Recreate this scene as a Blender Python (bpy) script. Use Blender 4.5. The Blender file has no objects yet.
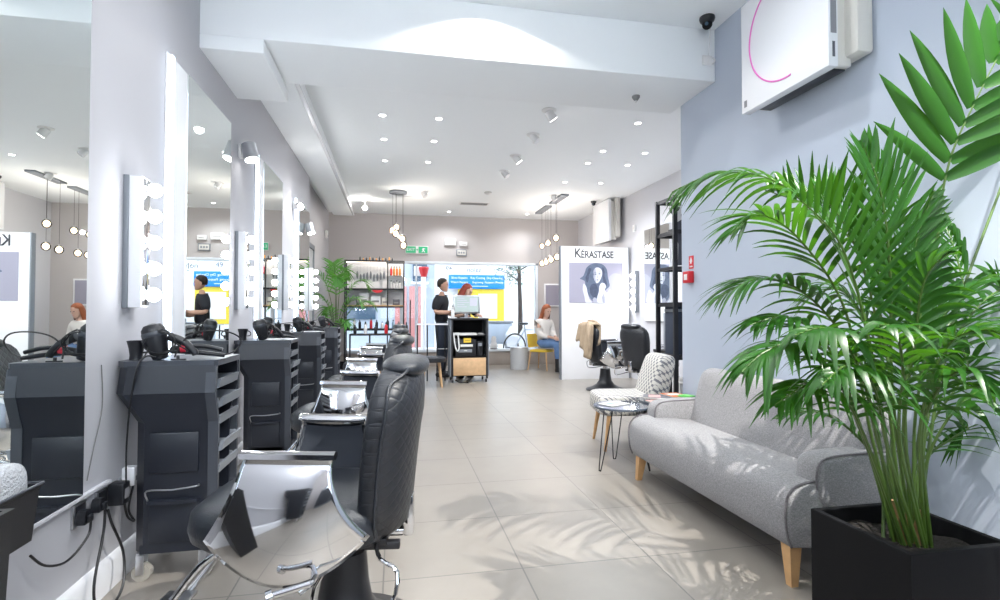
import bpy, bmesh, math, random
from mathutils import Vector, Matrix, Euler
random.seed(7)
PI = math.pi; R = math.radians
SC = bpy.context.scene
COL = SC.collection

# ------------------------------------------------------------------ camera
CAM = Vector((0, 0, 1.13)); YAW = R(11.2); PITCH = R(1.3); FPX = 530.0
cam_data = bpy.data.cameras.new('camera'); cam = bpy.data.objects.new('camera', cam_data); COL.objects.link(cam)
cam.location = CAM; cam.rotation_euler = (PI/2+PITCH, 0, -YAW)
cam_data.sensor_width = 36; cam_data.lens = FPX/1000*36; cam_data.clip_start = 0.02; cam_data.clip_end = 200
SC.camera = cam
RM = Euler((PI/2+PITCH, 0, -YAW)).to_matrix()
def at(px, py, ax, v):
    """world point seen at a pixel on the plane ax = v"""
    d = RM @ Vector(((px-500)/FPX, -(py-300)/FPX, -1)); i = 'XYZ'.index(ax)
    return CAM + d*((v-CAM[i])/d[i])

# ------------------------------------------------------------------ materials
MATS = {}
def new_mat(name):
    m = bpy.data.materials.new(name); m.use_nodes = True; MATS[name] = m
    return m, m.node_tree.nodes, m.node_tree.links, m.node_tree.nodes['Principled BSDF']
def mat(name, col, rough=.5, metal=0, spec=.5, bump=0, bscale=60, var=0, vscale=6, coat=0, sheen=0, trans=0, alpha=1, emit=None, estr=0):
    m, N, L, P = new_mat(name)
    c = (*col, 1)
    P.inputs['Base Color'].default_value = c; P.inputs['Roughness'].default_value = rough
    P.inputs['Metallic'].default_value = metal; P.inputs['Specular IOR Level'].default_value = spec
    P.inputs['Coat Weight'].default_value = coat; P.inputs['Sheen Weight'].default_value = sheen
    P.inputs['Transmission Weight'].default_value = trans; P.inputs['Alpha'].default_value = alpha
    if emit: P.inputs['Emission Color'].default_value = (*emit, 1); P.inputs['Emission Strength'].default_value = estr
    tc = N.new('ShaderNodeTexCoord')
    if var:
        n = N.new('ShaderNodeTexNoise'); n.inputs['Scale'].default_value = vscale; n.inputs['Detail'].default_value = 3
        r = N.new('ShaderNodeMix'); r.data_type = 'RGBA'
        r.inputs[6].default_value = tuple(max(0, k*(1-var)) for k in col)+(1,); r.inputs[7].default_value = tuple(min(1, k*(1+var)) for k in col)+(1,)
        L.new(tc.outputs['Object'], n.inputs['Vector']); L.new(n.outputs['Fac'], r.inputs[0]); L.new(r.outputs[2], P.inputs['Base Color'])
    if bump:
        n = N.new('ShaderNodeTexNoise'); n.inputs['Scale'].default_value = bscale; n.inputs['Detail'].default_value = 2
        b = N.new('ShaderNodeBump'); b.inputs['Strength'].default_value = bump; b.inputs['Distance'].default_value = .01
        L.new(tc.outputs['Object'], n.inputs['Vector']); L.new(n.outputs['Fac'], b.inputs['Height']); L.new(b.outputs['Normal'], P.inputs['Normal'])
    return m
def emis(name, col, s):
    m, N, L, P = new_mat(name); N.remove(P)
    e = N.new('ShaderNodeEmission'); e.inputs[0].default_value = (*col, 1); e.inputs[1].default_value = s
    L.new(e.outputs[0], N['Material Output'].inputs[0]); return m
def glass(name, tint=(1, 1, 1), gl=.05):
    m, N, L, P = new_mat(name); N.remove(P)
    t = N.new('ShaderNodeBsdfTransparent'); t.inputs[0].default_value = (*tint, 1)
    g = N.new('ShaderNodeBsdfGlossy'); g.inputs['Roughness'].default_value = .02
    x = N.new('ShaderNodeMixShader'); f = N.new('ShaderNodeFresnel'); f.inputs[0].default_value = 1.35+gl
    L.new(f.outputs[0], x.inputs[0]); L.new(t.outputs[0], x.inputs[1]); L.new(g.outputs[0], x.inputs[2]); L.new(x.outputs[0], N['Material Output'].inputs[0]); return m

mat('wall_lilac', (.52, .52, .55), .75, spec=.25, bump=.03, bscale=180, var=.02, vscale=1.5)
mat('wall_blue_grey', (.47, .52, .61), .7, spec=.25, bump=.03, bscale=180, var=.03, vscale=1.2)
mat('wall_warm_grey', (.50, .475, .475), .8, spec=.2, bump=.03, bscale=160, var=.03, vscale=1.2)
mat('wall_pale', (.60, .60, .635), .8, spec=.2, bump=.03, bscale=160)
mat('ceiling_white', (.90, .93, .95), .75, spec=.2, bump=.02, bscale=120)
mat('white_gloss', (.82, .83, .86), .25, coat=.3)
mat('white_plastic', (.78, .78, .78), .4, bump=.01)
mat('white_matte', (.80, .80, .82), .6)
mat('cream_plastic', (.66, .64, .60), .45)
mat('black_plastic', (.012, .013, .017), .35, bump=.05, bscale=300)
mat('trolley_black', (.010, .013, .022), .42, spec=.6, bump=.08, bscale=400, var=.15, vscale=3)
mat('trolley_grey', (.05, .056, .07), .38)
mat('tray_grey', (.22, .24, .27), .3)
mat('black_metal', (.012, .012, .015), .45)
mat('black_matte', (.008, .008, .009), .75, spec=.2)
mat('planter_black', (.004, .004, .005), .7, spec=.2, bump=.05, bscale=200)
mat('chrome', (.72, .725, .74), .06, metal=1)
mat('satin_chrome', (.62, .63, .66), .3, metal=1)
mat('mirror', (.86, .90, .885), .0, metal=1)
mat('led_strip', (.9, .95, 1), .5, emit=(.62, .78, 1), estr=4)
emis('bulb', (.95, .97, 1), 32)
emis('lamp_face', (1, .97, .93), 14)
emis('star_lamp', (1, .96, .9), 160)
emis('opal', (.94, .97, 1), 60)  # glow of the fill globes added behind the camera
emis('globe_core', (1, .84, .68), 3.2)
mat('wood_light', (.62, .40, .22), .5, var=.2, vscale=20)
mat('wood_leg', (.60, .35, .16), .45, var=.2, vscale=25)
mat('skin', (.62, .36, .26), .55); mat('skin_b', (.66, .42, .33), .55)
mat('cloth_black', (.02, .022, .03), .85, bump=.3, bscale=60); mat('cloth_navy', (.03, .04, .065), .85, bump=.3, bscale=60)
mat('cloth_white', (.78, .76, .74), .85, bump=.3, bscale=50); mat('denim', (.12, .22, .42), .85, bump=.3, bscale=80, var=.2, vscale=20)
mat('hair_dark', (.03, .018, .012), .5, bump=.8, bscale=90); mat('hair_red', (.30, .05, .03), .5, bump=.8, bscale=90); mat('hair_auburn', (.33, .09, .03), .5, bump=.8, bscale=90)
mat('coat_beige', (.34, .26, .18), .85, bump=.5, bscale=30, var=.2, vscale=12)
mat('yellow', (.75, .52, .05), .5); mat('red', (.62, .02, .03), .4); mat('red_band', (.7, .03, .06), .3); mat('green_sign', (.02, .35, .16), .4, emit=(.02, .4, .18), estr=.25)
mat('orange', (.65, .17, .04), .45); mat('amber', (.55, .25, .05), .3); mat('pink', (.75, .18, .55), .5)
mat('sticker_grey', (.25, .25, .27), .6); mat('paper', (.75, .74, .72), .6); mat('paper_pink', (.65, .35, .33), .6); mat('paper_dark', (.10, .10, .12), .5)
mat('paper_blue', (.25, .38, .5), .5); mat('green_leaflet', (.15, .55, .12), .5)
mat('soil', (.012, .009, .007), .95, bump=1, bscale=60)
mat('stalk', (.055, .11, .015), .45, var=.3, vscale=8); mat('stalk_brown', (.25, .15, .07), .8, var=.4, vscale=30)
mat('pic_bg', (.32, .31, .39), .6); mat('pic_hair', (.10, .125, .19), .6, var=.4, vscale=14); mat('pic_hair2', (.055, .07, .12), .6, var=.4, vscale=20); mat('pic_skin', (.34, .35, .43), .6); mat('pic_shade', (.16, .15, .2), .5); mat('pic_light', (.60, .61, .70), .6); mat('pic_glow', (.38, .375, .455), .6)
mat('ink', (.06, .06, .07), .5); mat('frame_blue_white', (.72, .78, .85), .4); mat('skirting_stone', (.36, .32, .29), .6, var=.1, vscale=8)
mat('asphalt', (.22, .22, .23), .9, var=.15, vscale=4); mat('pavement', (.55, .54, .52), .9, var=.1, vscale=3)
mat('render_white', (.82, .83, .84), .8); mat('render_blue', (.42, .48, .56), .8); mat('brick_pink', (.50, .22, .21), .9)
mat('sign_blue', (.0, .22, .72), .45); mat('sign_white', (.9, .9, .9), .5); mat('sign_yellow', (.80, .60, .04), .5); mat('dark_glass', (.05, .09, .14), .08, spec=.8)
mat('grey_metal', (.25, .27, .30), .5, metal=.4); mat('screen', (.3, .36, .36), .2, emit=(.55, .68, .66), estr=.35)
mat('bark', (.06, .05, .045), .9, bump=.5, bscale=30); mat('street_leaf', (.10, .17, .12), .7)
mat('bubble', (.75, .77, .80), .15, spec=.9, bump=1.0, bscale=120, alpha=.85)
mat('table_top', (.07, .085, .11), .12, coat=.4)
mat('cable', (.01, .01, .012), .4); mat('cable_grey', (.2, .2, .2), .4)
mat('lilac_wall_trim', (.70, .70, .74), .5)
mat('amber_glass', (.55, .52, .46), .12, alpha=.45)
glass('window_glass', (.96, .98, 1.0)); glass('clear_glass', (.93, .96, .97), .15)
glass('globe_glass', (.98, .93, .87), .2)

def mat_floor():
    m, N, L, P = new_mat('floor_tile')
    tc = N.new('ShaderNodeTexCoord'); mp = N.new('ShaderNodeMapping')
    mp.inputs['Location'].default_value = (-.557+.6*5, -2.90+.6*12, 0)
    b = N.new('ShaderNodeTexBrick'); b.offset = 0; b.squash = 1
    b.inputs['Scale'].default_value = 1; b.inputs['Brick Width'].default_value = .6; b.inputs['Row Height'].default_value = .6
    b.inputs['Mortar Size'].default_value = .0035; b.inputs['Mortar Smooth'].default_value = .1
    b.inputs['Color1'].default_value = (.262, .237, .208, 1); b.inputs['Color2'].default_value = (.277, .251, .222, 1); b.inputs['Mortar'].default_value = (.15,.14,.13,1)
    n = N.new('ShaderNodeTexNoise'); n.inputs['Scale'].default_value = 3; n.inputs['Detail'].default_value = 6; n.inputs['Roughness'].default_value = .6
    mx = N.new('ShaderNodeMix'); mx.data_type = 'RGBA'; mx.blend_type = 'MULTIPLY'; mx.inputs[0].default_value = .5
    cr = N.new('ShaderNodeValToRGB'); cr.color_ramp.elements[0].position = .3; cr.color_ramp.elements[0].color = (.78, .78, .78, 1); cr.color_ramp.elements[1].position = .7
    L.new(tc.outputs['Object'], mp.inputs[0]); L.new(mp.outputs[0], b.inputs['Vector']); L.new(tc.outputs['Object'], n.inputs['Vector'])
    L.new(n.outputs['Fac'], cr.inputs[0]); L.new(b.outputs['Color'], mx.inputs[6]); L.new(cr.outputs[0], mx.inputs[7]); L.new(mx.outputs[2], P.inputs['Base Color'])
    P.inputs['Roughness'].default_value = .33; P.inputs['Specular IOR Level'].default_value = .5
    bp = N.new('ShaderNodeBump'); bp.inputs['Strength'].default_value = .25; bp.inputs['Distance'].default_value = .003; bp.invert = True
    L.new(b.outputs['Fac'], bp.inputs['Height']); L.new(bp.outputs['Normal'], P.inputs['Normal'])
mat_floor()
def mat_fabric(name, c1, c2, scale=420):
    m, N, L, P = new_mat(name)
    tc = N.new('ShaderNodeTexCoord'); mp = N.new('ShaderNodeMapping'); mp.inputs['Scale'].default_value = (1, 1, .25)
    n = N.new('ShaderNodeTexNoise'); n.inputs['Scale'].default_value = scale; n.inputs['Detail'].default_value = 3
    mp2 = N.new('ShaderNodeMapping'); mp2.inputs['Scale'].default_value = (.25, .25, 1)
    n2 = N.new('ShaderNodeTexNoise'); n2.inputs['Scale'].default_value = scale; n2.inputs['Detail'].default_value = 3
    ad = N.new('ShaderNodeMath'); ad.operation = 'ADD'; cr = N.new('ShaderNodeValToRGB')
    cr.color_ramp.elements[0].position = .38; cr.color_ramp.elements[0].color = (*c1, 1); cr.color_ramp.elements[1].position = .62; cr.color_ramp.elements[1].color = (*c2, 1)
    mu = N.new('ShaderNodeMath'); mu.operation = 'MULTIPLY'; mu.inputs[1].default_value = .5
    L.new(tc.outputs['Object'], mp.inputs[0]); L.new(mp.outputs[0], n.inputs['Vector']); L.new(tc.outputs['Object'], mp2.inputs[0]); L.new(mp2.outputs[0], n2.inputs['Vector'])
    L.new(n.outputs['Fac'], ad.inputs[0]); L.new(n2.outputs['Fac'], ad.inputs[1]); L.new(ad.outputs[0], mu.inputs[0]); L.new(mu.outputs[0], cr.inputs[0]); L.new(cr.outputs[0], P.inputs['Base Color'])
    P.inputs['Roughness'].default_value = .95; P.inputs['Sheen Weight'].default_value = .2; P.inputs['Specular IOR Level'].default_value = .15
    b = N.new('ShaderNodeBump'); b.inputs['Strength'].default_value = .35; b.inputs['Distance'].default_value = .003
    L.new(mu.outputs[0], b.inputs['Height']); L.new(b.outputs['Normal'], P.inputs['Normal'])
mat_fabric('sofa_fabric', (.19, .186, .196), (.36, .352, .357)); mat_fabric('sofa_piping', (.12, .11, .12), (.2, .19, .2))
def mat_pattern():
    """cream cloth with a grey trellis of short curved strokes"""
    m, N, L, P = new_mat('pattern_fabric')
    tc = N.new('ShaderNodeTexCoord'); sp = N.new('ShaderNodeSeparateXYZ'); L.new(tc.outputs['Object'], sp.inputs[0])
    def M(op, a, b=None):
        n = N.new('ShaderNodeMath'); n.operation = op
        for i, v in enumerate((a, b)):
            if v is None: continue
            if isinstance(v, (int, float)): n.inputs[i].default_value = v
            else: L.new(v, n.inputs[i])
        return n.outputs[0]
    h = M('ADD', sp.outputs[0], sp.outputs[1]); k = 2*PI/.062
    u = M('MULTIPLY', h, k); v = M('MULTIPLY', M('ADD', sp.outputs[2], M('MULTIPLY', sp.outputs[0], -.7)), k)
    su = M('SINE', u); sv = M('SINE', v)
    a = M('ABSOLUTE', M('ADD', su, sv)); lines = M('LESS_THAN', a, .55)
    gap = M('GREATER_THAN', M('ABSOLUTE', M('SINE', M('MULTIPLY', v, 1.0))), .28)
    f = M('MULTIPLY', lines, gap)
    mx = N.new('ShaderNodeMix'); mx.data_type = 'RGBA'; mx.inputs[6].default_value = (.60, .575, .53, 1); mx.inputs[7].default_value = (.17, .17, .19, 1)
    L.new(f, mx.inputs[0]); L.new(mx.outputs[2], P.inputs['Base Color']); P.inputs['Roughness'].default_value = .9
mat_pattern()
def mat_leather():
    m, N, L, P = new_mat('quilted_leather')
    tc = N.new('ShaderNodeTexCoord'); sp = N.new('ShaderNodeSeparateXYZ'); L.new(tc.outputs['Object'], sp.inputs[0])
    def M(op, a, b=None):
        n = N.new('ShaderNodeMath'); n.operation = op
        for i, v in enumerate((a, b)):
            if v is None: continue
            if isinstance(v, (int, float)): n.inputs[i].default_value = v
            else: L.new(v, n.inputs[i])
        return n.outputs[0]
    k = PI/.045
    a = M('ABSOLUTE', M('SINE', M('MULTIPLY', M('ADD', sp.outputs[1], sp.outputs[2]), k)))
    b = M('ABSOLUTE', M('SINE', M('MULTIPLY', M('SUBTRACT', sp.outputs[1], sp.outputs[2]), k)))
    q = M('POWER', M('MINIMUM', a, b), .4)
    n = N.new('ShaderNodeTexNoise'); n.inputs['Scale'].default_value = 350; L.new(tc.outputs['Object'], n.inputs['Vector'])
    bp = N.new('ShaderNodeBump'); bp.inputs['Strength'].default_value = .5; bp.inputs['Distance'].default_value = .004; L.new(M('ADD', q, M('MULTIPLY', n.outputs['Fac'], .25)), bp.inputs['Height'])
    L.new(bp.outputs['Normal'], P.inputs['Normal'])
    P.inputs['Base Color'].default_value = (.013, .015, .020, 1); P.inputs['Roughness'].default_value = .42
mat_leather()
mat('leather_smooth', (.015, .018, .024), .36, bump=.25, bscale=220)
def mat_leaf(name, c1, c2, tr):
    m, N, L, P = new_mat(name)
    tc = N.new('ShaderNodeTexCoord'); n = N.new('ShaderNodeTexNoise'); n.inputs['Scale'].default_value = 5
    mx = N.new('ShaderNodeMix'); mx.data_type = 'RGBA'; mx.inputs[6].default_value = (*c1, 1); mx.inputs[7].default_value = (*c2, 1)
    L.new(tc.outputs['Object'], n.inputs['Vector']); L.new(n.outputs['Fac'], mx.inputs[0]); L.new(mx.outputs[2], P.inputs['Base Color'])
    P.inputs['Roughness'].default_value = .38; P.inputs['Specular IOR Level'].default_value = .35
    t = N.new('ShaderNodeBsdfTranslucent'); t.inputs[0].default_value = (*tr, 1); x = N.new('ShaderNodeMixShader'); x.inputs[0].default_value = .22
    L.new(P.outputs[0], x.inputs[1]); L.new(t.outputs[0], x.inputs[2]); L.new(x.outputs[0], N['Material Output'].inputs[0])
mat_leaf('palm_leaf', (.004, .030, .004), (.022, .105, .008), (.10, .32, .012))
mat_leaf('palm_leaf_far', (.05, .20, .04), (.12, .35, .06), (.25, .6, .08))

# ------------------------------------------------------------------ mesh builder
class MB:
    def __init__(s): s.bm = bmesh.new()
    def _add(s, verts, faces, M=None):
        vs = [s.bm.verts.new(M @ Vector(v) if M else v) for v in verts]
        for f in faces:
            try: s.bm.faces.new([vs[i] for i in f])
            except ValueError: pass
        return vs
    def box(s, x0, x1, y0, y1, z0, z1, bev=0, M=None, seg=2):
        b = bmesh.new()
        bmesh.ops.create_cube(b, size=1)
        for v in b.verts: v.co = Vector((x0+(v.co.x+.5)*(x1-x0), y0+(v.co.y+.5)*(y1-y0), z0+(v.co.z+.5)*(z1-z0)))
        if bev: bmesh.ops.bevel(b, geom=b.edges[:], offset=min(bev, .49*min(abs(x1-x0), abs(y1-y0), abs(z1-z0))), segments=seg, affect='EDGES', profile=.5)
        b.verts.index_update(); s._add([v.co.copy() for v in b.verts], [[v.index for v in f.verts] for f in b.faces], M); b.free(); return s
    def loft(s, rings, cap=True, M=None, closed=True):
        n = len(rings[0]); V = [p for r in rings for p in r]; F = []
        for i in range(len(rings)-1):
            for j in range(n if closed else n-1):
                k = (j+1) % n; F.append((i*n+j, i*n+k, (i+1)*n+k, (i+1)*n+j))
        if cap: F.append(tuple(range(n-1, -1, -1))); F.append(tuple((len(rings)-1)*n+j for j in range(n)))
        s._add(V, F, M); return s
    def prism(s, poly, ax, a, b, M=None):
        """polygon in the two axes other than ax, extruded from a to b"""
        def P3(p, w): return {'x': (w, p[0], p[1]), 'y': (p[0], w, p[1]), 'z': (p[0], p[1], w)}[ax]
        return s.loft([[P3(p, a) for p in poly], [P3(p, b) for p in poly]], True, M)
    def tube(s, pts, r, n=8, M=None, smooth=0, cap=True):
        pts = [Vector(p) for p in pts]
        if smooth: pts = crom(pts, smooth)
        rs = r if isinstance(r, (list, tuple)) else [r]*len(pts)
        if len(rs) != len(pts): rs = [rs[0]+(rs[-1]-rs[0])*i/(len(pts)-1) for i in range(len(pts))]
        T = (pts[1]-pts[0]).normalized(); U = T.orthogonal().normalized(); rings = []
        for i, p in enumerate(pts):
            t = (pts[min(i+1, len(pts)-1)]-pts[max(i-1, 0)])
            t = t.normalized() if t.length > 1e-9 else T
            U = (U-t*U.dot(t)); U = U.normalized() if U.length > 1e-6 else t.orthogonal().normalized(); W = t.cross(U)
            rings.append([p+(U*math.cos(2*PI*k/n)+W*math.sin(2*PI*k/n))*rs[i] for k in range(n)]); T = t
        return s.loft(rings, cap, M)
    def cyl(s, p0, p1, r0, r1=None, n=16, M=None): return s.tube([p0, p1], [r0, r0 if r1 is None else r1], n, M)
    def lathe(s, prof, c=(0, 0, 0), n=28, M=None, sx=1, sy=1):
        return s.loft([[(c[0]+r*math.cos(2*PI*k/n)*sx, c[1]+r*math.sin(2*PI*k/n)*sy, c[2]+z) for k in range(n)] for r, z in prof], True, M)
    def ball(s, c, r, n=16, m=10, M=None):
        rx, ry, rz = r if isinstance(r, (tuple, list)) else (r, r, r)
        return s.loft([[(c[0]+rx*math.sin(a)*math.cos(2*PI*k/n), c[1]+ry*math.sin(a)*math.sin(2*PI*k/n), c[2]-rz*math.cos(a)) for k in range(n)] for a in [PI*(i+.02*(i == 0)-.02*(i == m))/m for i in range(m+1)]], True, M)
    def grid(s, f, nu, nv, M=None):
        V = [f(i/nu, j/nv) for j in range(nv+1) for i in range(nu+1)]
        s._add(V, [(j*(nu+1)+i, j*(nu+1)+i+1, (j+1)*(nu+1)+i+1, (j+1)*(nu+1)+i) for j in range(nv) for i in range(nu)], M); return s
    def pad(s, c, h, e=.35, M=None, n=20, m=12):
        """rounded cushion (superellipsoid) half sizes h"""
        def sg(v, p): return math.copysign(abs(v)**p, v)
        rings = []
        for i in range(m+1):
            a = -PI/2+PI*min(max(i/m, .012), .988)
            rings.append([(c[0]+h[0]*sg(math.cos(a), e)*sg(math.cos(2*PI*k/n), e), c[1]+h[1]*sg(math.cos(a), e)*sg(math.sin(2*PI*k/n), e), c[2]+h[2]*sg(math.sin(a), e)) for k in range(n)])
        return s.loft(rings, True, M)
    def build(s, name, m, parent=None, smooth=True, ang=38, weld=False, kind=None):
        if weld: bmesh.ops.remove_doubles(s.bm, verts=s.bm.verts[:], dist=1e-5)
        bmesh.ops.recalc_face_normals(s.bm, faces=s.bm.faces[:])
        me = bpy.data.meshes.new(name); s.bm.to_mesh(me); s.bm.free()
        if smooth:
            me.polygons.foreach_set('use_smooth', [True]*len(me.polygons)); me.set_sharp_from_angle(angle=R(ang))
        me.materials.append(MATS[m]); o = bpy.data.objects.new(name, me); COL.objects.link(o)
        if parent: o.parent = parent
        if kind: o['kind'] = kind
        return o
def crom(p, k):
    out = []
    for i in range(len(p)-1):
        a = p[max(i-1, 0)]; b = p[i]; c = p[i+1]; d = p[min(i+2, len(p)-1)]
        for j in range(k):
            t = j/k; out.append(.5*((2*b)+(c-a)*t+(2*a-5*b+4*c-d)*t*t+(3*b-3*c+d-a)*t*t*t))
    out.append(p[-1].copy()); return out
def text(name, body, size, m, parent, loc, rot, ext=.001, align='CENTER', sx=1, mirror=False, font_shear=0, off=0):
    cu = bpy.data.curves.new(name, 'FONT'); cu.body = body; cu.size = size; cu.extrude = ext; cu.align_x = align; cu.align_y = 'CENTER'; cu.shear = font_shear; cu.offset = off
    t = bpy.data.objects.new(name, cu); COL.objects.link(t)
    dg = bpy.context.evaluated_depsgraph_get(); me = bpy.data.meshes.new_from_object(t.evaluated_get(dg))
    bpy.data.objects.remove(t); bpy.data.curves.remove(cu)
    Mx = Matrix.Translation(Vector(loc)) @ Euler(rot).to_matrix().to_4x4() @ Matrix.Diagonal(((-sx if mirror else sx), 1, 1, 1))
    me.transform(Mx); me.name = name
    me.materials.clear(); me.materials.append(MATS[m]); o = bpy.data.objects.new(name, me); COL.objects.link(o)
    if parent: o.parent = parent
    return o
def tag(o, label, cat, group=None, kind=None):
    o['label'] = label; o['category'] = cat
    if group: o['group'] = group
    if kind: o['kind'] = kind
    return o
def thing(name, label, cat, loc=(0, 0, 0), rz=0, group=None):
    o = bpy.data.objects.new(name, None); COL.objects.link(o); o.empty_display_size = .1
    o.location = loc; o.rotation_euler = (0, 0, rz); return tag(o, label, cat, group)
def struct(name, mb, m, parent=None, **k):
    o = mb.build(name, m, parent, **k)
    if not parent: o['kind'] = 'structure'
    return o
def kids(o): return [c for c in COL.objects if c.parent == o]
def dup(root, loc, rz=None, label=None, group=None):
    r = root.copy(); COL.objects.link(r); r.location = loc
    if rz is not None: r.rotation_euler = (0, 0, rz)
    if label: r['label'] = label
    if group: r['group'] = group
    for ch in kids(root):
        c = ch.copy(); COL.objects.link(c); c.parent = r
        for g in kids(ch):
            d = g.copy(); COL.objects.link(d); d.parent = c
    return r
def light(name, typ, loc, energy, col=(1, 1, 1), aim=None, size=.05, spot=120, blend=.6, parent=None):
    l = bpy.data.lights.new(name, typ); l.energy = energy; l.color = col
    if typ == 'SPOT': l.spot_size = R(spot); l.spot_blend = blend; l.shadow_soft_size = size
    elif typ == 'POINT': l.shadow_soft_size = size
    elif typ == 'AREA': l.size = size
    o = bpy.data.objects.new(name, l); COL.objects.link(o); o.location = loc
    if aim is not None: o.rotation_euler = (Vector(aim)-Vector(loc)).to_track_quat('-Z', 'Y').to_euler()
    return o

# ------------------------------------------------------------------ room shell
XL = -1.147; XR = 2.25; YN = 3.87; XF = 3.99; YB = 11.2; ZC = 3.16; YR = -2.4
struct('floor', MB().box(-1.6, 4.2, YR-.1, YB+.25, -.12, 0), 'floor_tile')
struct('ceiling', MB().box(-1.6, 4.2, YR-.1, YB+.25, ZC, ZC+.15), 'ceiling_white')
struct('wall_left', MB().box(XL-.25, XL, YR, 7.55, 0, ZC).box(-1.6, -1.33, 7.55, YB, 0, ZC), 'wall_lilac', smooth=False)
struct('wall_right', MB().prism([(XR, YR), (4.1, YR), (4.1, YN), (XR, YN)], 'z', 0, ZC), 'wall_blue_grey', smooth=False)
struct('wall_side', MB().box(XF, XF+.2, YN, YB, 0, ZC), 'wall_pale', smooth=False)
struct('wall_rear', MB().box(-1.4, -.7, YR-.15, YR, 0, ZC).box(1.9, 2.3, YR-.15, YR, 0, ZC).box(-.7, 1.9, YR-.15, YR, 2.75, ZC).box(-.7, 1.9, YR-.15, YR, 0, .5), 'wall_warm_grey', smooth=False)
w2 = MB()  # unseen rear window, added to light the front and show in the chrome
for a in (-.7, .14, 1.0, 1.85): w2.box(a, a+.05, YR-.1, YR-.04, .5, 2.75)
w2.box(-.7, 1.9, YR-.1, YR-.04, .5, .55).box(-.7, 1.9, YR-.1, YR-.04, 2.70, 2.75)
win2 = struct('window_2', w2, 'grey_metal')
struct('window_pane', MB().box(-.65, 1.85, YR-.075, YR-.07, .55, 2.70), 'window_glass', win2, smooth=False)
WX0, WX1, WZ0, WZ1 = -1.02, 3.06, .31, 2.19
struct('wall_back', MB().box(-1.6, WX0, YB, YB+.2, 0, ZC).box(WX1, XF+.2, YB, YB+.2, 0, ZC).box(WX0, WX1, YB, YB+.2, WZ1, ZC).box(WX0, WX1, YB, YB+.2, 0, WZ0-.02), 'wall_warm_grey', smooth=False)
struct('baseboard_back', MB().box(-1.33, 3.6, YB-.03, YB, 0, .27, .004), 'skirting_stone')
struct('baseboard_left', MB().prism([(XL, 0), (XL+.018, 0), (XL+.018, .115), (XL+.010, .13), (XL, .135)], 'y', YR, 7.55), 'white_gloss')
struct('baseboard_right', MB().box(XR-.016, XR, YR, YN, 0, .10, .003), 'wall_blue_grey')
# beams and bulkheads
struct('trim_1', MB().box(XL, XR, 3.40, 4.03, 2.785, ZC, .004), 'ceiling_white')
struct('trim_2', MB().box(XL, -.79, 3.40, 4.17, 2.70, 2.785, .003), 'ceiling_white')
struct('trim_3', MB().box(XL, -.80, 4.03, 10.35, 2.955, ZC, .004), 'ceiling_white')
struct('trim_4', MB().box(XL, XL+.019, YR, 2.44, .436, .450, .002), 'lilac_wall_trim')
# ceiling light slot edge along the bulkhead
struct('trim_5', MB().box(-.80, -.765, 4.03, 10.35, 2.955, 2.975, .003), 'white_gloss')
# storefront window
w = MB()
for a, b in ((WX0, WX0+.05), (.10, .16), (WX1-.05, WX1)): w.box(a, b, YB-.02, YB+.12, WZ0-.02, WZ1, .004)
w.box(WX0, WX1, YB-.02, YB+.12, WZ1-.05, WZ1, .004); w.box(WX0, WX1, YB-.06, YB+.12, WZ0-.02, WZ0+.03, .004)
w.box(.42, .45, YB+.03, YB+.08, WZ0, WZ1)
win = struct('window_1', w, 'frame_blue_white')
struct('window_pane', MB().box(WX0+.05, WX1-.05, YB+.05, YB+.056, WZ0+.03, WZ1-.05), 'window_glass', win, smooth=False)
# vinyl lettering on the glass, read from the street
def seg_digits(x, z):
    text('door_number', '49', .14, 'ink', win, (x, YB+.045, z), (PI/2, 0, 0), .0008, mirror=True)
p = at(449, 268.5, 'Y', YB+.045); seg_digits(p.x, p.z)
p = at(511, 268.5, 'Y', YB+.045); seg_digits(p.x, p.z)
p = at(474, 270, 'Y', YB+.045); text('shop_lettering', 'salon', .15, 'ink', win, (p.x, YB+.045, p.z), (PI/2, 0, 0), .0008, mirror=True)
# door in the recess on the left
d1 = struct('door_1', MB().box(-1.33, -1.29, 8.0, 8.85, 0, 2.12, .004), 'white_gloss')
struct('door_frame', MB().box(-1.33, -1.27, 7.93, 8.0, 0, 2.19).box(-1.33, -1.27, 8.85, 8.92, 0, 2.19).box(-1.33, -1.27, 7.93, 8.92, 2.12, 2.19), 'grey_metal', d1)
struct('door_handle', MB().cyl((-1.29, 8.09, 1.02), (-1.24, 8.09, 1.02), .01).cyl((-1.245, 8.09, 1.02), (-1.245, 8.2, 1.02), .009), 'satin_chrome', d1)

# ------------------------------------------------------------------ mirrors and light bars of the left wall
MX = -1.130
mname = ['tall frameless wall mirror nearest the camera, cut by the left edge', 'tall backlit wall mirror beside the nearest row of round bulbs, second along the left wall',
         'tall backlit wall mirror below the silver wall spotlight, third along the left wall', 'backlit wall mirror at the far end of the left mirror row']
for k in range(4):
    y0 = 1.46+1.735*k; y1 = y0+.78
    t = thing('wall_mirror', mname[k], 'mirror', (MX, y0, .452), 0, 'mirrors along the left wall')
    MB().box(XL-MX+.0, -.006, -.26, .77, .02, 2.0, .002).build('backing_board', 'white_gloss', t)
    MB().box(-.006, 0, 0, .78, 0, 2.0).build('mirror_glass', 'mirror', t, smooth=False)
    MB().box(-.006, .012, -.25, -.215, .03, 1.99, .003).build('light_strip', 'led_strip', t)
bname = ['vertical bar of five round bulbs nearest the camera on left wall', 'vertical bar of round bulbs between the second and third left mirrors',
         'vertical bar of round bulbs between the third and fourth left mirrors', 'farthest vertical bar of round bulbs on the left wall, past the last mirror']
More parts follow.
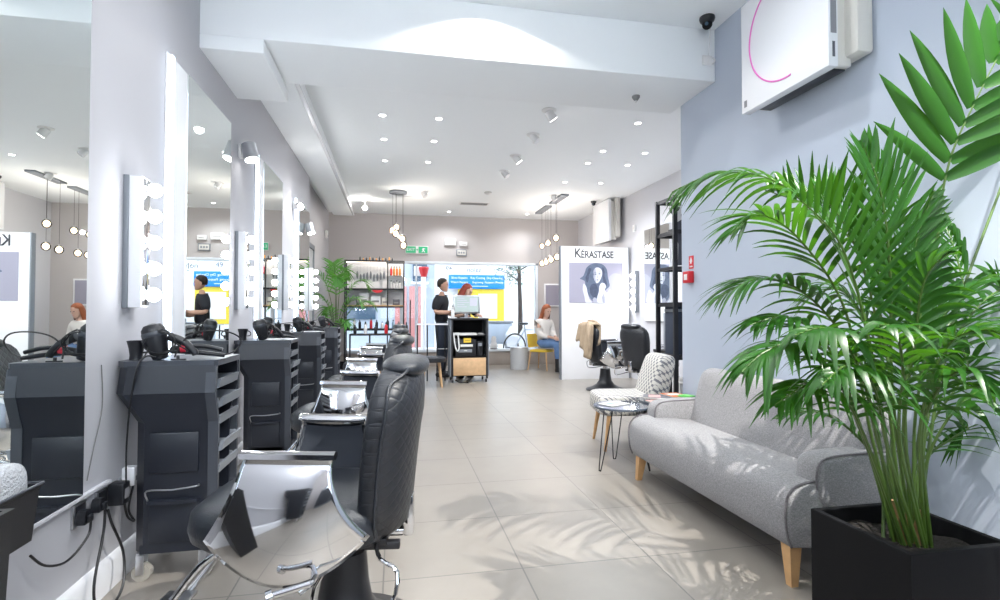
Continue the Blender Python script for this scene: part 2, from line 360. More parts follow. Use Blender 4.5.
for k in range(4):
    yy = 2.54+1.62*k
    t = thing('light_bar', bname[k], 'light', (XL, yy, 1.15), 0, 'bulb bars beside the left mirrors')
    MB().box(0, .072, 0, .075, 0, .57, .003).build('housing', 'white_gloss', t)
    MB().box(.0, .022, -.006, .0, -.002, .572, .001).build('side_plate', 'grey_metal', t)
    MB().box(.072, .076, .008, .068, .01, .56, .001).build('face_plate', 'chrome', t)
    for i in range(5):
        b = MB().ball((.106, .038, .055+i*.115), .030, 18, 12).build('bulb', 'bulb', t)
        MB().cyl((.07, .038, .055+i*.115), (.086, .038, .055+i*.115), .016).build('socket', 'chrome', b)

# wall spotlights
def wall_spot(loc, label, s=1.0, glow='lamp_face'):
    t = thing('wall_spotlight', label, 'spotlight', loc)
    MB().box(0, .018, -.03, .03, -.05, .05, .004).build('wall_plate', 'white_plastic', t)
    MB().tube([(.015, 0, 0), (.03, 0, .005), (.06, 0, -.005)], .008, 8).build('arm', 'white_plastic', t)
    a = Vector((.062, .0, .055)); b = Vector((.095, -.02, -.065))
    h = MB().cyl(a, b, .052*s, .056*s, 24).build('lamp_head', 'satin_chrome', t)
    n = (b-a).normalized()
    MB().cyl(b-n*.002, b+n*.004, .046*s, .046*s, 24).build('lens', glow, h)
    return t
wall_spot((XL, 4.24, 2.33), 'silver cylindrical spotlight on the left wall above the mirrors')
wall_spot((XL, 7.1, 2.20), 'white cylindrical spotlight high on left wall after the last mirror')
t = thing('wall_spotlight', 'glaring bare spotlight high on the left wall shining at camera', 'spotlight', (XL, 6.35, 2.34))
MB().box(0, .02, -.03, .03, -.04, .04, .004).build('wall_plate', 'white_plastic', t)
MB().cyl((.02, 0, 0), (.09, -.05, -.02), .035, .045, 20).build('lamp_head', 'white_plastic', t)
MB().ball((.095, -.056, -.022), .03).build('lens', 'star_lamp', t)
t = thing('wall_sensor', 'small white sensor on the far left wall below the bulkhead', 'sensor', (-1.33, 10.6, 2.62))
MB().pad((.03, 0, 0), (.03, .035, .075), .5).build('casing', 'white_plastic', t); MB().box(.055, .062, -.02, .02, -.05, -.01, .002).build('lens', 'sticker_grey', t)

# ------------------------------------------------------------------ styling trolleys
def ring(x0, x1, y0, y1, z, c=.02, w=.045, op=None):
    """U-shaped section, open towards +x"""
    i0 = x0+w
    return [(x0+c*2.2, y0, z), (x1, y0, z), (x1, y0+w*.6, z), (i0, y0+w*.6, z), (i0, y1-w*.6, z), (x1, y1-w*.6, z), (x1, y1, z), (x0+c, y1, z), (x0, y1-c, z), (x0, y0+c*2.2, z)]
def make_trolley(label):
    t = thing('styling_trolley', label, 'trolley', (-1.10, 2.46, 0), 0, 'styling trolleys below the mirrors')
    b = MB()
    b.loft([ring(.024, .325, .03, .315, .115), ring(.024, .325, .03, .315, .66), ring(-.038, .352, -.018, .345, .79), ring(-.030, .350, -.004, .34, .905)])
    b.box(.055, .34, .03, .31, .115, .15)
    b.build('body', 'trolley_black', t, ang=25)
    MB().prism([(.0, -.004), (.345, -.004), (.358, .008), (.358, .33), (.345, .345), (-.01, .345), (-.034, .32), (-.034, .03)], 'z', .9, .925).build('top_tray', 'trolley_grey', t)
    for ya, yb, sh in ((-.004, .016, 1), (.324, .344, 0)):
        MB().loft([[(.335+dx, (ya if sh else ya-.0)+o+dy, z) for dx, dy in ((-.02, 0), (.02, 0), (.02, .02), (-.02, .02))] for z, o in ((.12, .030*sh-.022*(1-sh)), (.66, .030*sh-.022*(1-sh)), (.79, -.016*sh), (.90, 0))]).build('front_frame', 'trolley_grey', t, smooth=False)
    # raised panel on the side with its pocket and chrome rail
    MB().box(.09, .28, .020, .032, .45, .62, .006).build('side_panel', 'trolley_black', t); MB().box(.09, .28, .022, .032, .16, .33, .006).build('side_panel', 'trolley_black', t)
    MB().prism([(.08, .004), (.29, .004), (.28, -.018), (.19, -.030), (.09, -.018)], 'z', .325, .34, M=Matrix.Translation((0, .026, 0))).build('pocket', 'trolley_black', t)
    MB().tube([(.09, .03, .335), (.09, .012, .345), (.09, .005, .385), (.19, -.008, .388), (.28, .004, .395), (.28, .03, .395)], .0035, 8, smooth=4).build('rail', 'satin_chrome', t)
    for i, z in enumerate((.83, .75, .67, .56, .46, .33)):
        f = MB(); d = .352 if i % 2 else .338
        f.box(.08, d, .035, .305, z-.035, z-.028).box(.08, d, .032, .042, z-.035, z+.008, .003).box(.08, d, .298, .308, z-.035, z+.008, .003)
        f.prism([(d-.012, z-.035), (d+.016, z-.026), (d+.024, z+.012), (d+.012, z+.012), (d+.0, z-.022), (d-.012, z-.026)], 'y', .034, .306)
        f.build('tray', 'tray_grey' if i < 5 else 'trolley_grey', t)
    for (x, y) in ((.06, .05), (.30, .05), (.06, .30), (.30, .30)):
        c = MB().box(x-.022, x+.022, y-.012, y+.012, .105, .117, .002).box(x-.018, x+.012, y-.022, y-.018, .03, .11, .001).box(x-.018, x+.012, y+.018, y+.022, .03, .11, .001).build('caster', 'satin_chrome', t)
        MB().cyl((x, y-.016, .036), (x, y+.016, .036), .036, n=24).build('wheel', 'amber_glass', c)
    return t
tl = ['black plastic styling trolley nearest the camera, below the first bulb bar', 'second black styling trolley along the left wall, behind the nearest one',
      'third black styling trolley along the left wall', 'fourth and farthest black styling trolley along the left wall']
T0 = make_trolley(tl[0]); trol = [T0]
for k in (1, 2, 3): trol.append(dup(T0, (-1.10, 2.46+1.62*k, 0), 0, tl[k]))

dup(T0, (-1.10, -.70, 0), 0, 'added black styling trolley, unseen behind the camera by the left wall')  # unseen trolley, added to darken the reflections in the chrome arms
t = thing('added_cabinet', 'long dark storage cabinet added under the unseen rear window', 'cabinet', (-.7, -2.38, 0))  # unseen cabinet, added as something dark for the chrome to reflect
MB().box(0, 2.5, 0, .42, .06, .82, .004).box(.03, 2.47, .0, .38, 0, .06).build('body', 'grey_metal', t)
MB().box(-.01, 2.51, -.005, .44, .82, .85, .004).build('worktop', 'black_metal', t)
for i in range(5):
    d_ = MB().box(.01+.5*i, .49+.5*i, .42, .44, .08, .80, .003).build('door', 'trolley_grey', t); MB().box(.43+.5*i, .445+.5*i, .44, .455, .60, .74, .003).build('handle', 'satin_chrome', d_)
# hair dryers, irons and cups on the trolleys
def make_dryer(label):
    t = thing('hair_dryer', label, 'hair dryer', (0, 0, 0), 0, 'hair dryers on the trolleys')
    M = Matrix.Rotation(R(-14), 4, 'Y')
    MB().lathe([(.018, 0), (.030, .004), (.036, .03), (.044, .075), (.048, .11), (.046, .135), (.034, .152), (.012, .158)], n=24, M=M, sy=.85).build('barrel', 'black_plastic', t)
    MB().lathe([(.047, .10), (.0495, .104), (.0495, .118), (.047, .122)], n=24, M=M, sy=.85).build('trim_ring', 'trolley_grey', t)
    MB().tube([(.03, 0, .10), (.085, .005, .075), (.125, .008, .035), (.135, .008, .018)], [.019, .021, .018, .014], 12, smooth=4).build('handle', 'black_plastic', t)
    MB().prism([(-.004, 0), (.004, 0), (.004, .03), (-.004, .03)], 'x', .05, .058, M=Matrix.Translation((0, -.02, .07))).build('switch', 'cable_grey', t)
    pts = [(.13, .008, .02)]
    for i in range(34):
        a = i*.62; pts.append((.005+.058*math.cos(a)*(1+.12*math.sin(i*1.7)), -.03+.006*math.sin(i*2.2), .075+.05*math.sin(a)*(1+.1*math.cos(i))))
    pts += [(-.05, -.03, .02), (-.06, -.06, .004)]
    MB().tube(pts, .0032, 6, smooth=3).build('cord', 'cable', t)
    return t
def make_iron(label):
    t = thing('hair_straightener', label, 'hair straightener', (0, 0, 0), 0, 'hair straighteners on the trolleys')
    MB().tube([(-.10, 0, .040), (-.04, .0, .052), (.03, .01, .052), (.10, .02, .034)], [.011, .014, .014, .009], 10, smooth=4).build('upper_arm', 'black_plastic', t)
    MB().tube([(-.10, 0, .034), (-.04, .0, .030), (.03, .01, .022), (.11, .02, .010)], [.011, .011, .011, .009], 10, smooth=4).build('lower_arm', 'black_plastic', t)
    MB().cyl((-.060, -.001, .044), (-.040, 0, .046), .0195, n=16).build('red_band', 'red_band', t)
    MB().tube([(.10, .02, .01), (.15, .03, .03), (.175, .02, .08), (.13, -.01, .115), (.05, -.02, .12), (-.02, -.02, .10), (-.06, -.02, .055), (-.07, -.04, .01)], .0035, 6, smooth=5).build('cord', 'cable', t)
    return t
def make_cup(label):
    t = thing('dryer_holder', label, 'holder', (0, 0, 0), 0, 'black plastic cups on the trolleys')
    MB().loft([[(r*math.cos(2*PI*k/20), r*math.sin(2*PI*k/20), z) for k in range(20)] for r, z in ((.026, 0), (.024, .02), (.028, .05), (.036, .082), (.033, .082), (.024, .04), (.02, .01))]).build('cup', 'black_plastic', t)
    MB().tube([(.03, 0, .07), (.052, 0, .055), (.05, 0, .035), (.027, 0, .03)], .004, 6, smooth=3).build('clip', 'black_plastic', t)
    return t
pos = ['on the nearest trolley', 'on the second trolley', 'on the third trolley', 'on the farthest trolley']
D0 = make_dryer('black hair dryer wrapped in its cord '+pos[0]); D0.location = (-.985, 2.52, .926)
I0 = make_iron('black hair straightener with a red band '+pos[0]); I0.location = (-.85, 2.53, .928)
C0 = make_cup('black flared cup '+pos[0]+' beside the wall'); C0.location = (-1.085, 2.53, .926)
rr = [0, .5, -.3, .25]
for k in (1, 2, 3):
    dup(D0, (-.97+.03*k % .05, 2.52+1.62*k, .926), rr[k], 'black hair dryer wrapped in its cord '+pos[k])
    dup(I0, (-.86+.01*k, 2.60+1.62*k, .928), rr[-k]*.6, 'black hair straightener with a red band '+pos[k])
    dup(C0, (-1.085, 2.53+1.62*k, .926), 0, 'black flared cup '+pos[k]+' beside the wall')
t = thing('hair_clip', 'small black sectioning clip on the nearest trolley top', 'clip', (-.90, 2.475, .926))
MB().prism([(-.03, 0), (-.01, -.006), (.03, -.004), (.03, .004), (-.01, .006)], 'z', 0, .006).build('jaw', 'black_plastic', t)
MB().box(-.008, .004, -.004, .004, .005, .02, .002).build('grip', 'black_plastic', t)

# ------------------------------------------------------------------ sockets and cables under the first mirrors
def socket(y, label):
    t = thing('power_socket', label, 'socket', (XL, y, .385))
    MB().box(0, .010, -.043, .043, -.043, .043, .004).build('plate', 'satin_chrome', t)
    MB().box(.010, .012, -.032, .032, -.032, .034, .001).build('insert', 'black_plastic', t)
    return t
def plug(y, z, label):
    t = thing('power_plug', label, 'plug', (XL+.012, y, z))
    MB().prism([(-.024, -.022), (.024, -.022), (.024, .01), (.012, .026), (-.012, .026), (-.024, .01)], 'x', 0, .03).box(.03, .042, -.014, .014, -.018, .01, .005).build('plug_body', 'black_plastic', t)
    return t
ys = [at(76, 495, 'X', XL).y, at(88, 487, 'X', XL).y, at(103, 478, 'X', XL).y, at(116, 466, 'X', XL).y]
socket(ys[0]+.01, 'metal wall socket below the nearest mirror, leftmost of three'); plug(ys[0], .375, 'black three pin plug in the leftmost wall socket')
socket(ys[2]-.02, 'metal wall socket in the middle below the mirror ledge'); plug(ys[1]+.02, .385, 'black plug in the middle socket, left of the large adaptor')
socket(ys[3]+.05, 'metal wall socket beside the nearest trolley, rightmost of three')
ad = thing('power_adaptor', 'bulky black power adaptor plugged in left of the white one', 'adaptor', (XL+.012, ys[2]+.035, .39))
MB().box(0, .06, -.03, .03, -.045, .045, .008).build('casing', 'black_plastic', ad); MB().box(.0601, .0606, -.018, .018, -.02, .02).build('rating_label', 'sticker_grey', ad)
ad = thing('power_adaptor', 'small white power adaptor plugged in beside the nearest trolley', 'adaptor', (XL+.012, ys[3]+.04, .43))
MB().box(0, .05, -.024, .024, -.04, .04, .007).build('casing', 'white_gloss', ad); MB().box(.0501, .0506, -.01, .01, -.02, .0).build('rating_label', 'sticker_grey', ad)
def cable(pts, label, r=.0042, m='cable'):
    o = MB().tube(pts, r, 7, smooth=6).build('power_cable', m); return tag(o, label, 'cable')
a = ys[0]; b = ys[1]+.02; x = XL+.03
cable([(x+.02, a, .36), (x+.02, a-.02, .31), (x+.01, a-.12, .27), (x, a-.22, .30), (x-.01, a-.28, .36)], 'short black cable sagging left from the leftmost socket')
cable([(x+.02, b, .37), (x+.02, b-.01, .28), (x+.03, b-.09, .12), (x+.04, b-.08, .02), (x+.06, b-.02, .008), (x+.06, b+.06, .05), (x+.04, b+.10, .16), (x+.03, b+.03, .30), (x+.02, b+.02, .36)], 'black cable hanging in a long loop to the floor below the middle socket', .005)
cable([(XL+.005, ys[0]+.06, .49), (XL+.005, ys[0]+.10, .60), (XL+.004, ys[0]+.16, .75), (XL+.004, ys[0]+.15, .92)], 'thin grey cable running up the wall beside the nearest mirror', .0022, 'cable_grey')
cable([(x+.04, ys[2]+.03, .43), (x+.03, ys[2]+.05, .55), (-1.075, 2.448, .68), (-1.06, 2.44, .80), (-1.04, 2.44, .91), (-1.02, 2.47, .945), (-.99, 2.48, .94)], 'black dryer cable rising from the adaptor over the nearest trolley edge', .0035)
cable([(x+.03, ys[2]+.04, .35), (x+.03, ys[2]+.07, .28), (x+.03, ys[2]+.13, .24), (x+.02, ys[3]+.0, .30), (x+.02, ys[3]+.04, .39)], 'tangled short cable between the black and white adaptors', .0045)

# ------------------------------------------------------------------ styling chairs
def make_chair(label, group, lift=0):
    t = thing('styling_chair', label, 'chair', (0, 0, 0), 0, group)
    # base: flared pump pedestal
    MB().lathe([(.275, 0), (.28, .012), (.27, .022), (.20, .045), (.13, .085), (.092, .14), (.080, .21), (.074, .28), (.070, .31)], n=40).build('pedestal', 'black_plastic', t)
    MB().cyl((0, 0, .30), (0, 0, .40), .035, n=20).build('piston', 'chrome', t)
    MB().box(-.16, .18, -.14, .14, .375, .40, .006).box(-.20, .22, -.025, .025, .36, .385, .004).box(-.2, .2, .10, .13, .36, .385, .004).box(-.2, .2, -.13, -.10, .36, .385, .004).build('seat_frame', 'black_metal', t)
    # seat
    s = MB()
    def sr(z, g, f):
        out = []
        for k in range(36):
            a = 2*PI*k/36; c, n_ = math.cos(a), math.sin(a)
            u = math.copysign(abs(c)**.55, c); v = math.copysign(abs(n_)**.5, n_)
            out.append((.145+u*(.315-g)+(f if u > 0 else 0), v*(.255-g)*(1-.10*max(u, 0)**2), z))
        return out
    s.loft([sr(.39, .06, -.03), sr(.395, .02, -.01), sr(.42, .0, 0), sr(.455, -.004, .005), sr(.50, .002, .004), sr(.525, .025, -.005), sr(.535, .07, -.02), sr(.537, .15, -.05)])
    s.build('seat', 'leather_smooth', t, ang=60)
    # backrest
    def br(z, w, th, xc, e=.62):
        out = []
        for k in range(40):
            a = 2*PI*k/40; c, n_ = math.cos(a), math.sin(a)
            v = math.copysign(abs(n_)**e, n_); u = math.copysign(abs(c)**e, c)
            out.append((xc+u*th+.05*v*v, v*w, z))
        return out
    prof = [(.40, .10, .02, -.155), (.405, .155, .045, -.158), (.43, .195, .062, -.16), (.52, .222, .070, -.165), (.64, .235, .072, -.175), (.74, .250, .072, -.187), (.80, .255, .072, -.197), (.86, .248, .068, -.204), (.905, .222, .060, -.210), (.935, .175, .048, -.214), (.952, .11, .030, -.216), (.956, .03, .01, -.216)]
    bk = MB().loft([br(*p) for p in prof]).build('backrest', 'quilted_leather', t, ang=60)
    # piping seam round the edge
    pts = [(-.165+(-.05)*0+.05-.012*0, 0, 0)]
    for sgn in (-1, 1):
        MB().tube([(xc-.02+.05, sgn*(w+.003), z) for z, w, th, xc in prof[2:9]]+[(xc-.01, sgn*w, z+.004) for z, w, th, xc in prof[9:11]], .0055, 8, smooth=4).build('piping', 'leather_smooth', bk)
    MB().pad((-.208, 0, .945), (.078, .165, .036), .8, n=28, m=14).build('headrest', 'leather_smooth', t, ang=60)
    MB().box(-.235, -.20, -.03, .03, .36, .50, .008).box(-.205, -.06, -.028, .028, .365, .385, .006).build('back_bracket', 'chrome', t)
    # arm shells
    for sgn in (-1, 1):
        def f(s_, v):
            L_ = .232+.118*v**1.7; R_ = -.02-.105*v**2.1
            zt = .715-.008*s_; zb = .462-.125*math.sin(PI*s_)**.85
            u = L_+(R_-L_)*s_; z = zt+(zb-zt)*v
            bulge = .285+.075*v*(1.25-v)*1.6-.02*v**3
            roll = .02*max(0, 1-v*6)**2
            return (u, sgn*(bulge-roll-.030*(2*s_-1)**2*(.25+v)), z)
        a = MB().grid(f, 22, 22).build('armrest', 'chrome', t, ang=80)
        m = a.modifiers.new('thickness', 'SOLIDIFY'); m.thickness = .012; m.offset = 0
        MB().loft([[(.238, sgn*y, z) for y, z in pr] for pr in [[(.258, .708), (.262, .722), (.285, .728), (.306, .722), (.308, .708), (.285, .702)]]]+[[(-.03, sgn*y, z-.008) for y, z in [(.258, .708), (.262, .722), (.285, .728), (.306, .722), (.308, .708), (.285, .702)]]]).build('armrest_cap', 'chrome', a, ang=50)
        def g(s_, v):
            x_, y_, z_ = f(.07+.86*s_, .10+.80*v); return (x_, y_-sgn*.014, z_)
        MB().grid(g, 14, 14).build('armrest_lining', 'trolley_grey', a, ang=80)
        MB().cyl((.12, sgn*.24, .43), (.12, sgn*.302, .43), .012).build('armrest_bolt', 'satin_chrome', a)
    # side release lever
    lv = MB().tube([(.02, .10, .37), (.02, .335, .365), (.05, .36, .35)], .008, 8).build('release_lever', 'chrome', t)
    MB().cyl((.02, .35, .37), (.13, .365, .345), .010).cyl((.12, .36, .347), (.135, .366, .343), .018).build('knob', 'chrome', lv)
    MB().tube([(.02, .11, .33), (.02, .35, .31), (-.12, .36, .285), (-.20, .345, .30), (-.215, .32, .38), (-.16, .28, .40), (-.12, .12, .39)], .0065, 8, smooth=3).build('side_rail', 'chrome', t)
    # footrest
    fr = MB()
    for sgn in (-1, 1): fr.tube([(.18, sgn*.10, .37), (.38, sgn*.12, .36), (.52, sgn*.15, .20), (.60, sgn*.16, .10)], .012, 10, smooth=4)
    fr.tube([(.60, -.17, .10), (.60, .17, .10)], .014, 10)
    fr.build('footrest', 'chrome', t)
    MB().box(.56, .66, -.15, .15, .105, .118, .004).build('foot_plate', 'satin_chrome', t)
    return t
CH0 = make_chair('black quilted salon chair with polished chrome arms, nearest the camera', 'salon chairs facing the left mirrors')
CH0.location = (-.165, 1.92, 0); CH0.rotation_euler = (0, 0, R(173))
cl = ['', 'second black salon chair from the camera, facing the left mirrors', 'third black salon chair from the camera, facing the left mirrors', 'farthest black salon chair in the row facing the left mirrors']
for k in (1, 2, 3): dup(CH0, (-.165+.005*k, 1.92+1.62*k, 0), R(173+k), cl[k])
dup(CH0, (3.0, 7.28, 0), R(-12), 'black salon chair with a beige coat on its back, before the white poster panel', 'salon chairs in the right alcove')
dup(CH0, (3.18, 6.42, 0), R(14), 'black salon chair between the patterned chair and the coat chair', 'salon chairs in the right alcove')

# coat on the far chair
def coat():
    t = thing('coat', 'beige coat draped over the back of the far salon chair', 'coat', (2.80, 7.32, 0))
    def f(u, v):
        a = (u-.5)*(.50+.10*abs(v-.4)); fold = .020*math.sin(u*19+v*3)+.010*math.sin(u*41)
        d = (v-.40); top = .985-.03*(2*u-1)**2
        if d < 0: x = -.075+.30*d*.35+fold; z = top+d*(.95+.30*math.sin(u*4.0+1.0))
        elif d < .12: x = -.075+.13*(d/.12); z = top+.012*math.sin(PI*d/.12)
        else: x = .055+fold*.8; z = top-(d-.12)*(.55+.25*math.sin(u*5))
        return (x-.02, a, z)
    o = MB().grid(f, 30, 24).build('coat_body', 'coat_beige', t, ang=80); m = o.modifiers.new('thickness', 'SOLIDIFY'); m.thickness = .022
    MB().tube([(-.09, -.20, .93), (-.12, -.24, .82), (-.115, -.25, .66), (-.10, -.23, .57)], [.035, .045, .042, .034], 12, smooth=4).build('sleeve', 'coat_beige', t)
    MB().tube([(-.02, .05, 1.00), (.0, -.06, 1.005), (.02, -.16, .985), (.07, -.20, .93)], [.018, .026, .026, .016], 10, smooth=4).build('collar', 'coat_beige', t)
coat()

# ------------------------------------------------------------------ sofa
def sofa():
    y0, y1 = 1.90, 3.40
    t = thing('sofa', 'light grey woven two-seat sofa on tapered wooden legs by the right wall', 'sofa', (0, 0, 0))
    prof = [(1.60, .155), (2.16, .155), (2.16, .40), (1.95, .405), (1.80, .425), (1.68, .428), (1.61, .41), (1.575, .37), (1.565, .30), (1.575, .21)]
    def shr(y, g):
        cx, cz = 1.85, .29; return [(cx+(x-cx)*(1-g), y, cz+(z-cz)*(1-g*1.6)) for x, z in smooth_poly(prof)]
    def smooth_poly(p):
        out = []
        n = len(p)
        for i in range(n):
            a = Vector(p[i]); b = Vector(p[(i+1) % n]); out.append(tuple(a.lerp(b, .2))); out.append(tuple(a.lerp(b, .5))); out.append(tuple(a.lerp(b, .8)))
        return out
    rings = [shr(y0, .05), shr(y0+.006, .02), shr(y0+.02, .0)]+[shr(y0+.02+(y1-y0-.04)*i/8, 0) for i in range(1, 9)]+[shr(y1-.006, .02), shr(y1, .05)]
    MB().loft(rings).build('seat', 'sofa_fabric', t, ang=60)
    for yy in (y0+.012, y1-.012):
        q = [(x+(-.004 if x < 1.8 else 0), yy, z+.003) for x, z in smooth_poly(prof)[10:]]
        MB().tube(q[:20], .0055, 6).build('piping', 'sofa_piping', t)
    # back: leaning slab with rounded top
    def bp(y, g):
        poly = [(1.94, .38), (1.995, .58), (2.02, .68), (2.05, .735), (2.09, .755), (2.14, .75), (2.17, .71), (2.18, .60), (2.17, .30), (2.10, .20), (1.95, .22)]
        return [(x, y, z) if not g else (2.06+(x-2.06)*(1-g), y, .5+(z-.5)*(1-g*.5)) for x, z in smooth_poly(poly)]
    MB().loft([bp(y0+.06, .12), bp(y0+.07, .04), bp(y0+.10, 0), bp(2.65, 0), bp(y1-.18, 0), bp(y1-.14, .04), bp(y1-.125, .12)]).build('backrest', 'sofa_fabric', t, ang=60)
    # arms
    for ya, yb in ((y0+.0, y0+.12), (y1-.12, y1)):
        def ar(y, g):
            poly = [(1.71, .34), (1.70, .44), (1.715, .50), (1.75, .525), (1.82, .532), (2.0, .535), (2.16, .535), (2.16, .34), (2.0, .3), (1.8, .3)]
            return [(1.93+(x-1.93)*(1-g), y, .43+(z-.43)*(1-g*1.2)) for x, z in smooth_poly(poly)]
        a = MB().loft([ar(ya-.012, .12), ar(ya-.006, .03), ar(ya+.01, 0), ar(yb-.01, 0), ar(yb+.006, .03), ar(yb+.012, .12)]).build('armrest', 'sofa_fabric', t, ang=60)
        sy = ya+.0 if ya < 2.5 else ya
        MB().tube([(1.705, ya-.002, .40), (1.70, ya-.002, .45), (1.715, ya-.002, .505), (1.76, ya-.002, .528), (1.85, ya-.002, .535), (2.0, ya-.002, .537), (2.15, ya-.002, .537)], .0045, 6, smooth=3).build('piping', 'sofa_piping', a)
    for y, s in ((y0+.06, 1), (y1-.07, -1)):
        for x, sx in ((1.635, -1), (2.10, 1)):
            MB().loft([[(x+sx*.006+dx*.028, y-s*.0+dy*.028, .165) for dx, dy in ((-1, -1), (1, -1), (1, 1), (-1, 1))], [(x+sx*.02+dx*.016, y-s*.02+dy*.016, 0) for dx, dy in ((-1, -1), (1, -1), (1, 1), (-1, 1))]]).build('leg', 'wood_leg', t)
sofa()

# ------------------------------------------------------------------ hairpin side table and what lies on it
c = Vector((1.625, 3.65, 0))
t = thing('side_table', 'small round dark table on thin black hairpin legs beside the sofa', 'table', c)
MB().lathe([(.185, .432), (.20, .436), (.20, .446), (.196, .45), (.05, .451)], n=48).build('table_top', 'table_top', t)
for k in range(3):
    a = R(200+k*120); e = Vector((math.cos(a), math.sin(a), 0)); s_ = Vector((-e.y, e.x, 0))
    MB().tube([e*.12+s_*.045+Vector((0, 0, .434)), e*.20+s_*.012+Vector((0, 0, .03)), e*.205+Vector((0, 0, .006)), e*.20-s_*.012+Vector((0, 0, .03)), e*.12-s_*.045+Vector((0, 0, .434))], .0042, 8, smooth=3).build('leg', 'black_metal', t)
def mag(loc, w, d, rz, m, label, h=.006, mt=None):
    t = thing('magazine', label, 'magazine', loc, rz)
    MB().box(-w/2, w/2, -d/2, d/2, 0, h, .001).build('pages', 'paper', t)
    MB().box(-w/2-.001, w/2+.001, -d/2-.001, d/2+.001, h, h+.0012).build('cover', m, t)
    MB().box(-w*.36, w*.36, -d*.1, d*.32, h+.0012, h+.0018).build('cover_picture', mt or 'paper_dark', t)
    return t
mag(c+Vector((-.04, .03, .452)), .19, .13, .4, 'paper', 'white leaflet lying flat on the hairpin table', .004, 'paper_blue')
# magazine table behind the sofa arm
t = thing('magazine_table', 'low dark rounded table with magazines between the sofa and the patterned chair', 'table', (2.03, 3.70, 0))
MB().prism([(.20*math.copysign(abs(math.cos(a))**.5, math.cos(a)), .22*math.copysign(abs(math.sin(a))**.5, math.sin(a))) for a in [2*PI*k/40 for k in range(40)]], 'z', .435, .46).build('table_top', 'table_top', t)
for x in (-.15, .15):
    for y in (-.16, .16): MB().cyl((x*.8, y*.8, .436), (x, y, 0), .011, .009, 10).build('leg', 'black_metal', t)
mg = [(-.08, -.08, .16, .22, .3, 'paper_pink', 'pink covered magazine at the left of the magazine table'), (.06, -.10, .17, .22, -.4, 'paper', 'white magazine with dark picture at the front of the magazine table'),
      (-.05, .07, .16, .21, 1.1, 'paper_dark', 'dark covered magazine at the back of the magazine table'), (.09, .06, .15, .20, .1, 'orange', 'orange covered magazine beside the green leaflets')]
for i, (dx, dy, w_, d_, rz, m, lb) in enumerate(mg): mag((2.03+dx, 3.70+dy, .4605+.0085*i), w_, d_, rz, m, lb, .006, ['paper', 'paper_dark', 'paper_pink', 'paper'][i])
t = thing('leaflet_stack', 'bright green leaflets at the right end of the magazine table', 'leaflets', (2.14, 3.64, .4955), .3)
for i in range(3): MB().box(-.035+i*.008, .035+i*.008, -.05, .05, .004*i, .004*i+.003, .0005).build('leaflet', 'green_leaflet', t)

# ------------------------------------------------------------------ patterned slipper chair
def slipper():
    t = thing('slipper_chair', 'cream armless chair with grey trellis pattern and wooden legs', 'chair', (1.95, 4.25, 0), R(171))
    # local: faces +x
    MB().pad((.02, 0, .365), (.27, .255, .085), .3, n=32, m=14).build('seat', 'pattern_fabric', t, ang=60)
    def br(z, w, th, xc):
        return [(xc+math.copysign(abs(math.cos(a))**.5, math.cos(a))*th, math.copysign(abs(math.sin(a))**.45, math.sin(a))*w, z) for a in [2*PI*k/36 for k in range(36)]]
    MB().loft([br(.29, .22, .05, -.19), br(.30, .245, .07, -.19), br(.42, .25, .085, -.20), br(.56, .25, .085, -.235), br(.68, .245, .08, -.27), br(.74, .23, .07, -.285), br(.765, .20, .05, -.29), br(.772, .15, .02, -.292)]).build('backrest', 'pattern_fabric', t, ang=60)
    for x, y in ((.20, .19), (.20, -.19), (-.20, .19), (-.20, -.19)):
        MB().cyl((x, y, .29), (x*1.22, y*1.14, 0), .021, .011, 14).build('leg', 'wood_leg', t)
slipper()

# ------------------------------------------------------------------ palms
def frond(parent, pts, t0, L, n, wd, droop, seed, r=.007, spread=.8, fwd=.55, lift=.15, mt='palm_leaf', up=None, taper=.55):
    rnd = random.Random(seed); P = crom([Vector(p) for p in pts], 10); m = len(P)
    for v_ in P: v_.x = min(v_.x, 2.20) if v_.y < 3.9 else v_.x
    st = MB().tube(P, [r, r*.3], 7).build('frond', 'stalk', parent)
    mb = MB(); UP = Vector(up) if up else Vector((0, 0, 1))
    for i in range(n):
        tt = t0+(1-t0)*(i+.3)/n; k = tt*(m-1); a = int(min(k, m-2)); p = P[a].lerp(P[a+1], k-a); T = (P[min(a+2, m-1)]-P[max(a-1, 0)]).normalized()
        S = T.cross(UP); S = S.normalized() if S.length > .05 else Vector((1, 0, 0)); Nn = S.cross(T).normalized()
        q = (i+.5)/n; ll = L*(math.sin(PI*min(1, .22+q*.80))**.55)*(1-(1-taper)*q*q)
        for sg in (-1, 1):
            l = ll*rnd.uniform(.85, 1.08); D = (T*(fwd+.5*q)+S*sg*spread*(1-.35*q)+Nn*(lift+rnd.uniform(-.08, .08))+Vector([rnd.uniform(-.07, .07) for _ in range(3)])).normalized()
            W = (T-D*T.dot(D)).normalized(); dr = droop*rnd.uniform(.7, 1.3); w0 = wd*rnd.uniform(.85, 1.1); rows = []; ns = 7
            for j in range(ns+1):
                s = j/ns; c0 = p+D*(l*s)-Vector((0, 0, 1))*(dr*l*s**2.2); c0.x = min(c0.x, 2.215) if c0.y < 3.9 else c0.x; ww = w0*(math.sin(PI*min(1, .10+s*.90))**.75)*(1-.45*s)*1.12
                if j == ns: ww = .0006
                nrm = D.cross(W); rows += [tuple(c0-W*ww+nrm*ww*.35), tuple(c0), tuple(c0+W*ww+nrm*ww*.35)]
            mb._add(rows, [(j*3+k_, j*3+k_+1, j*3+k_+4, j*3+k_+3) for j in range(ns) for k_ in (0, 1)])
    mb.build('leaflets', mt, st, ang=80); return st
PB = Vector((1.68, 1.49, .36))
pl = thing('planter', 'square matte black planter box in the front right corner', 'planter', (1.67, 1.49, 0))
q = MB(); hh = .19
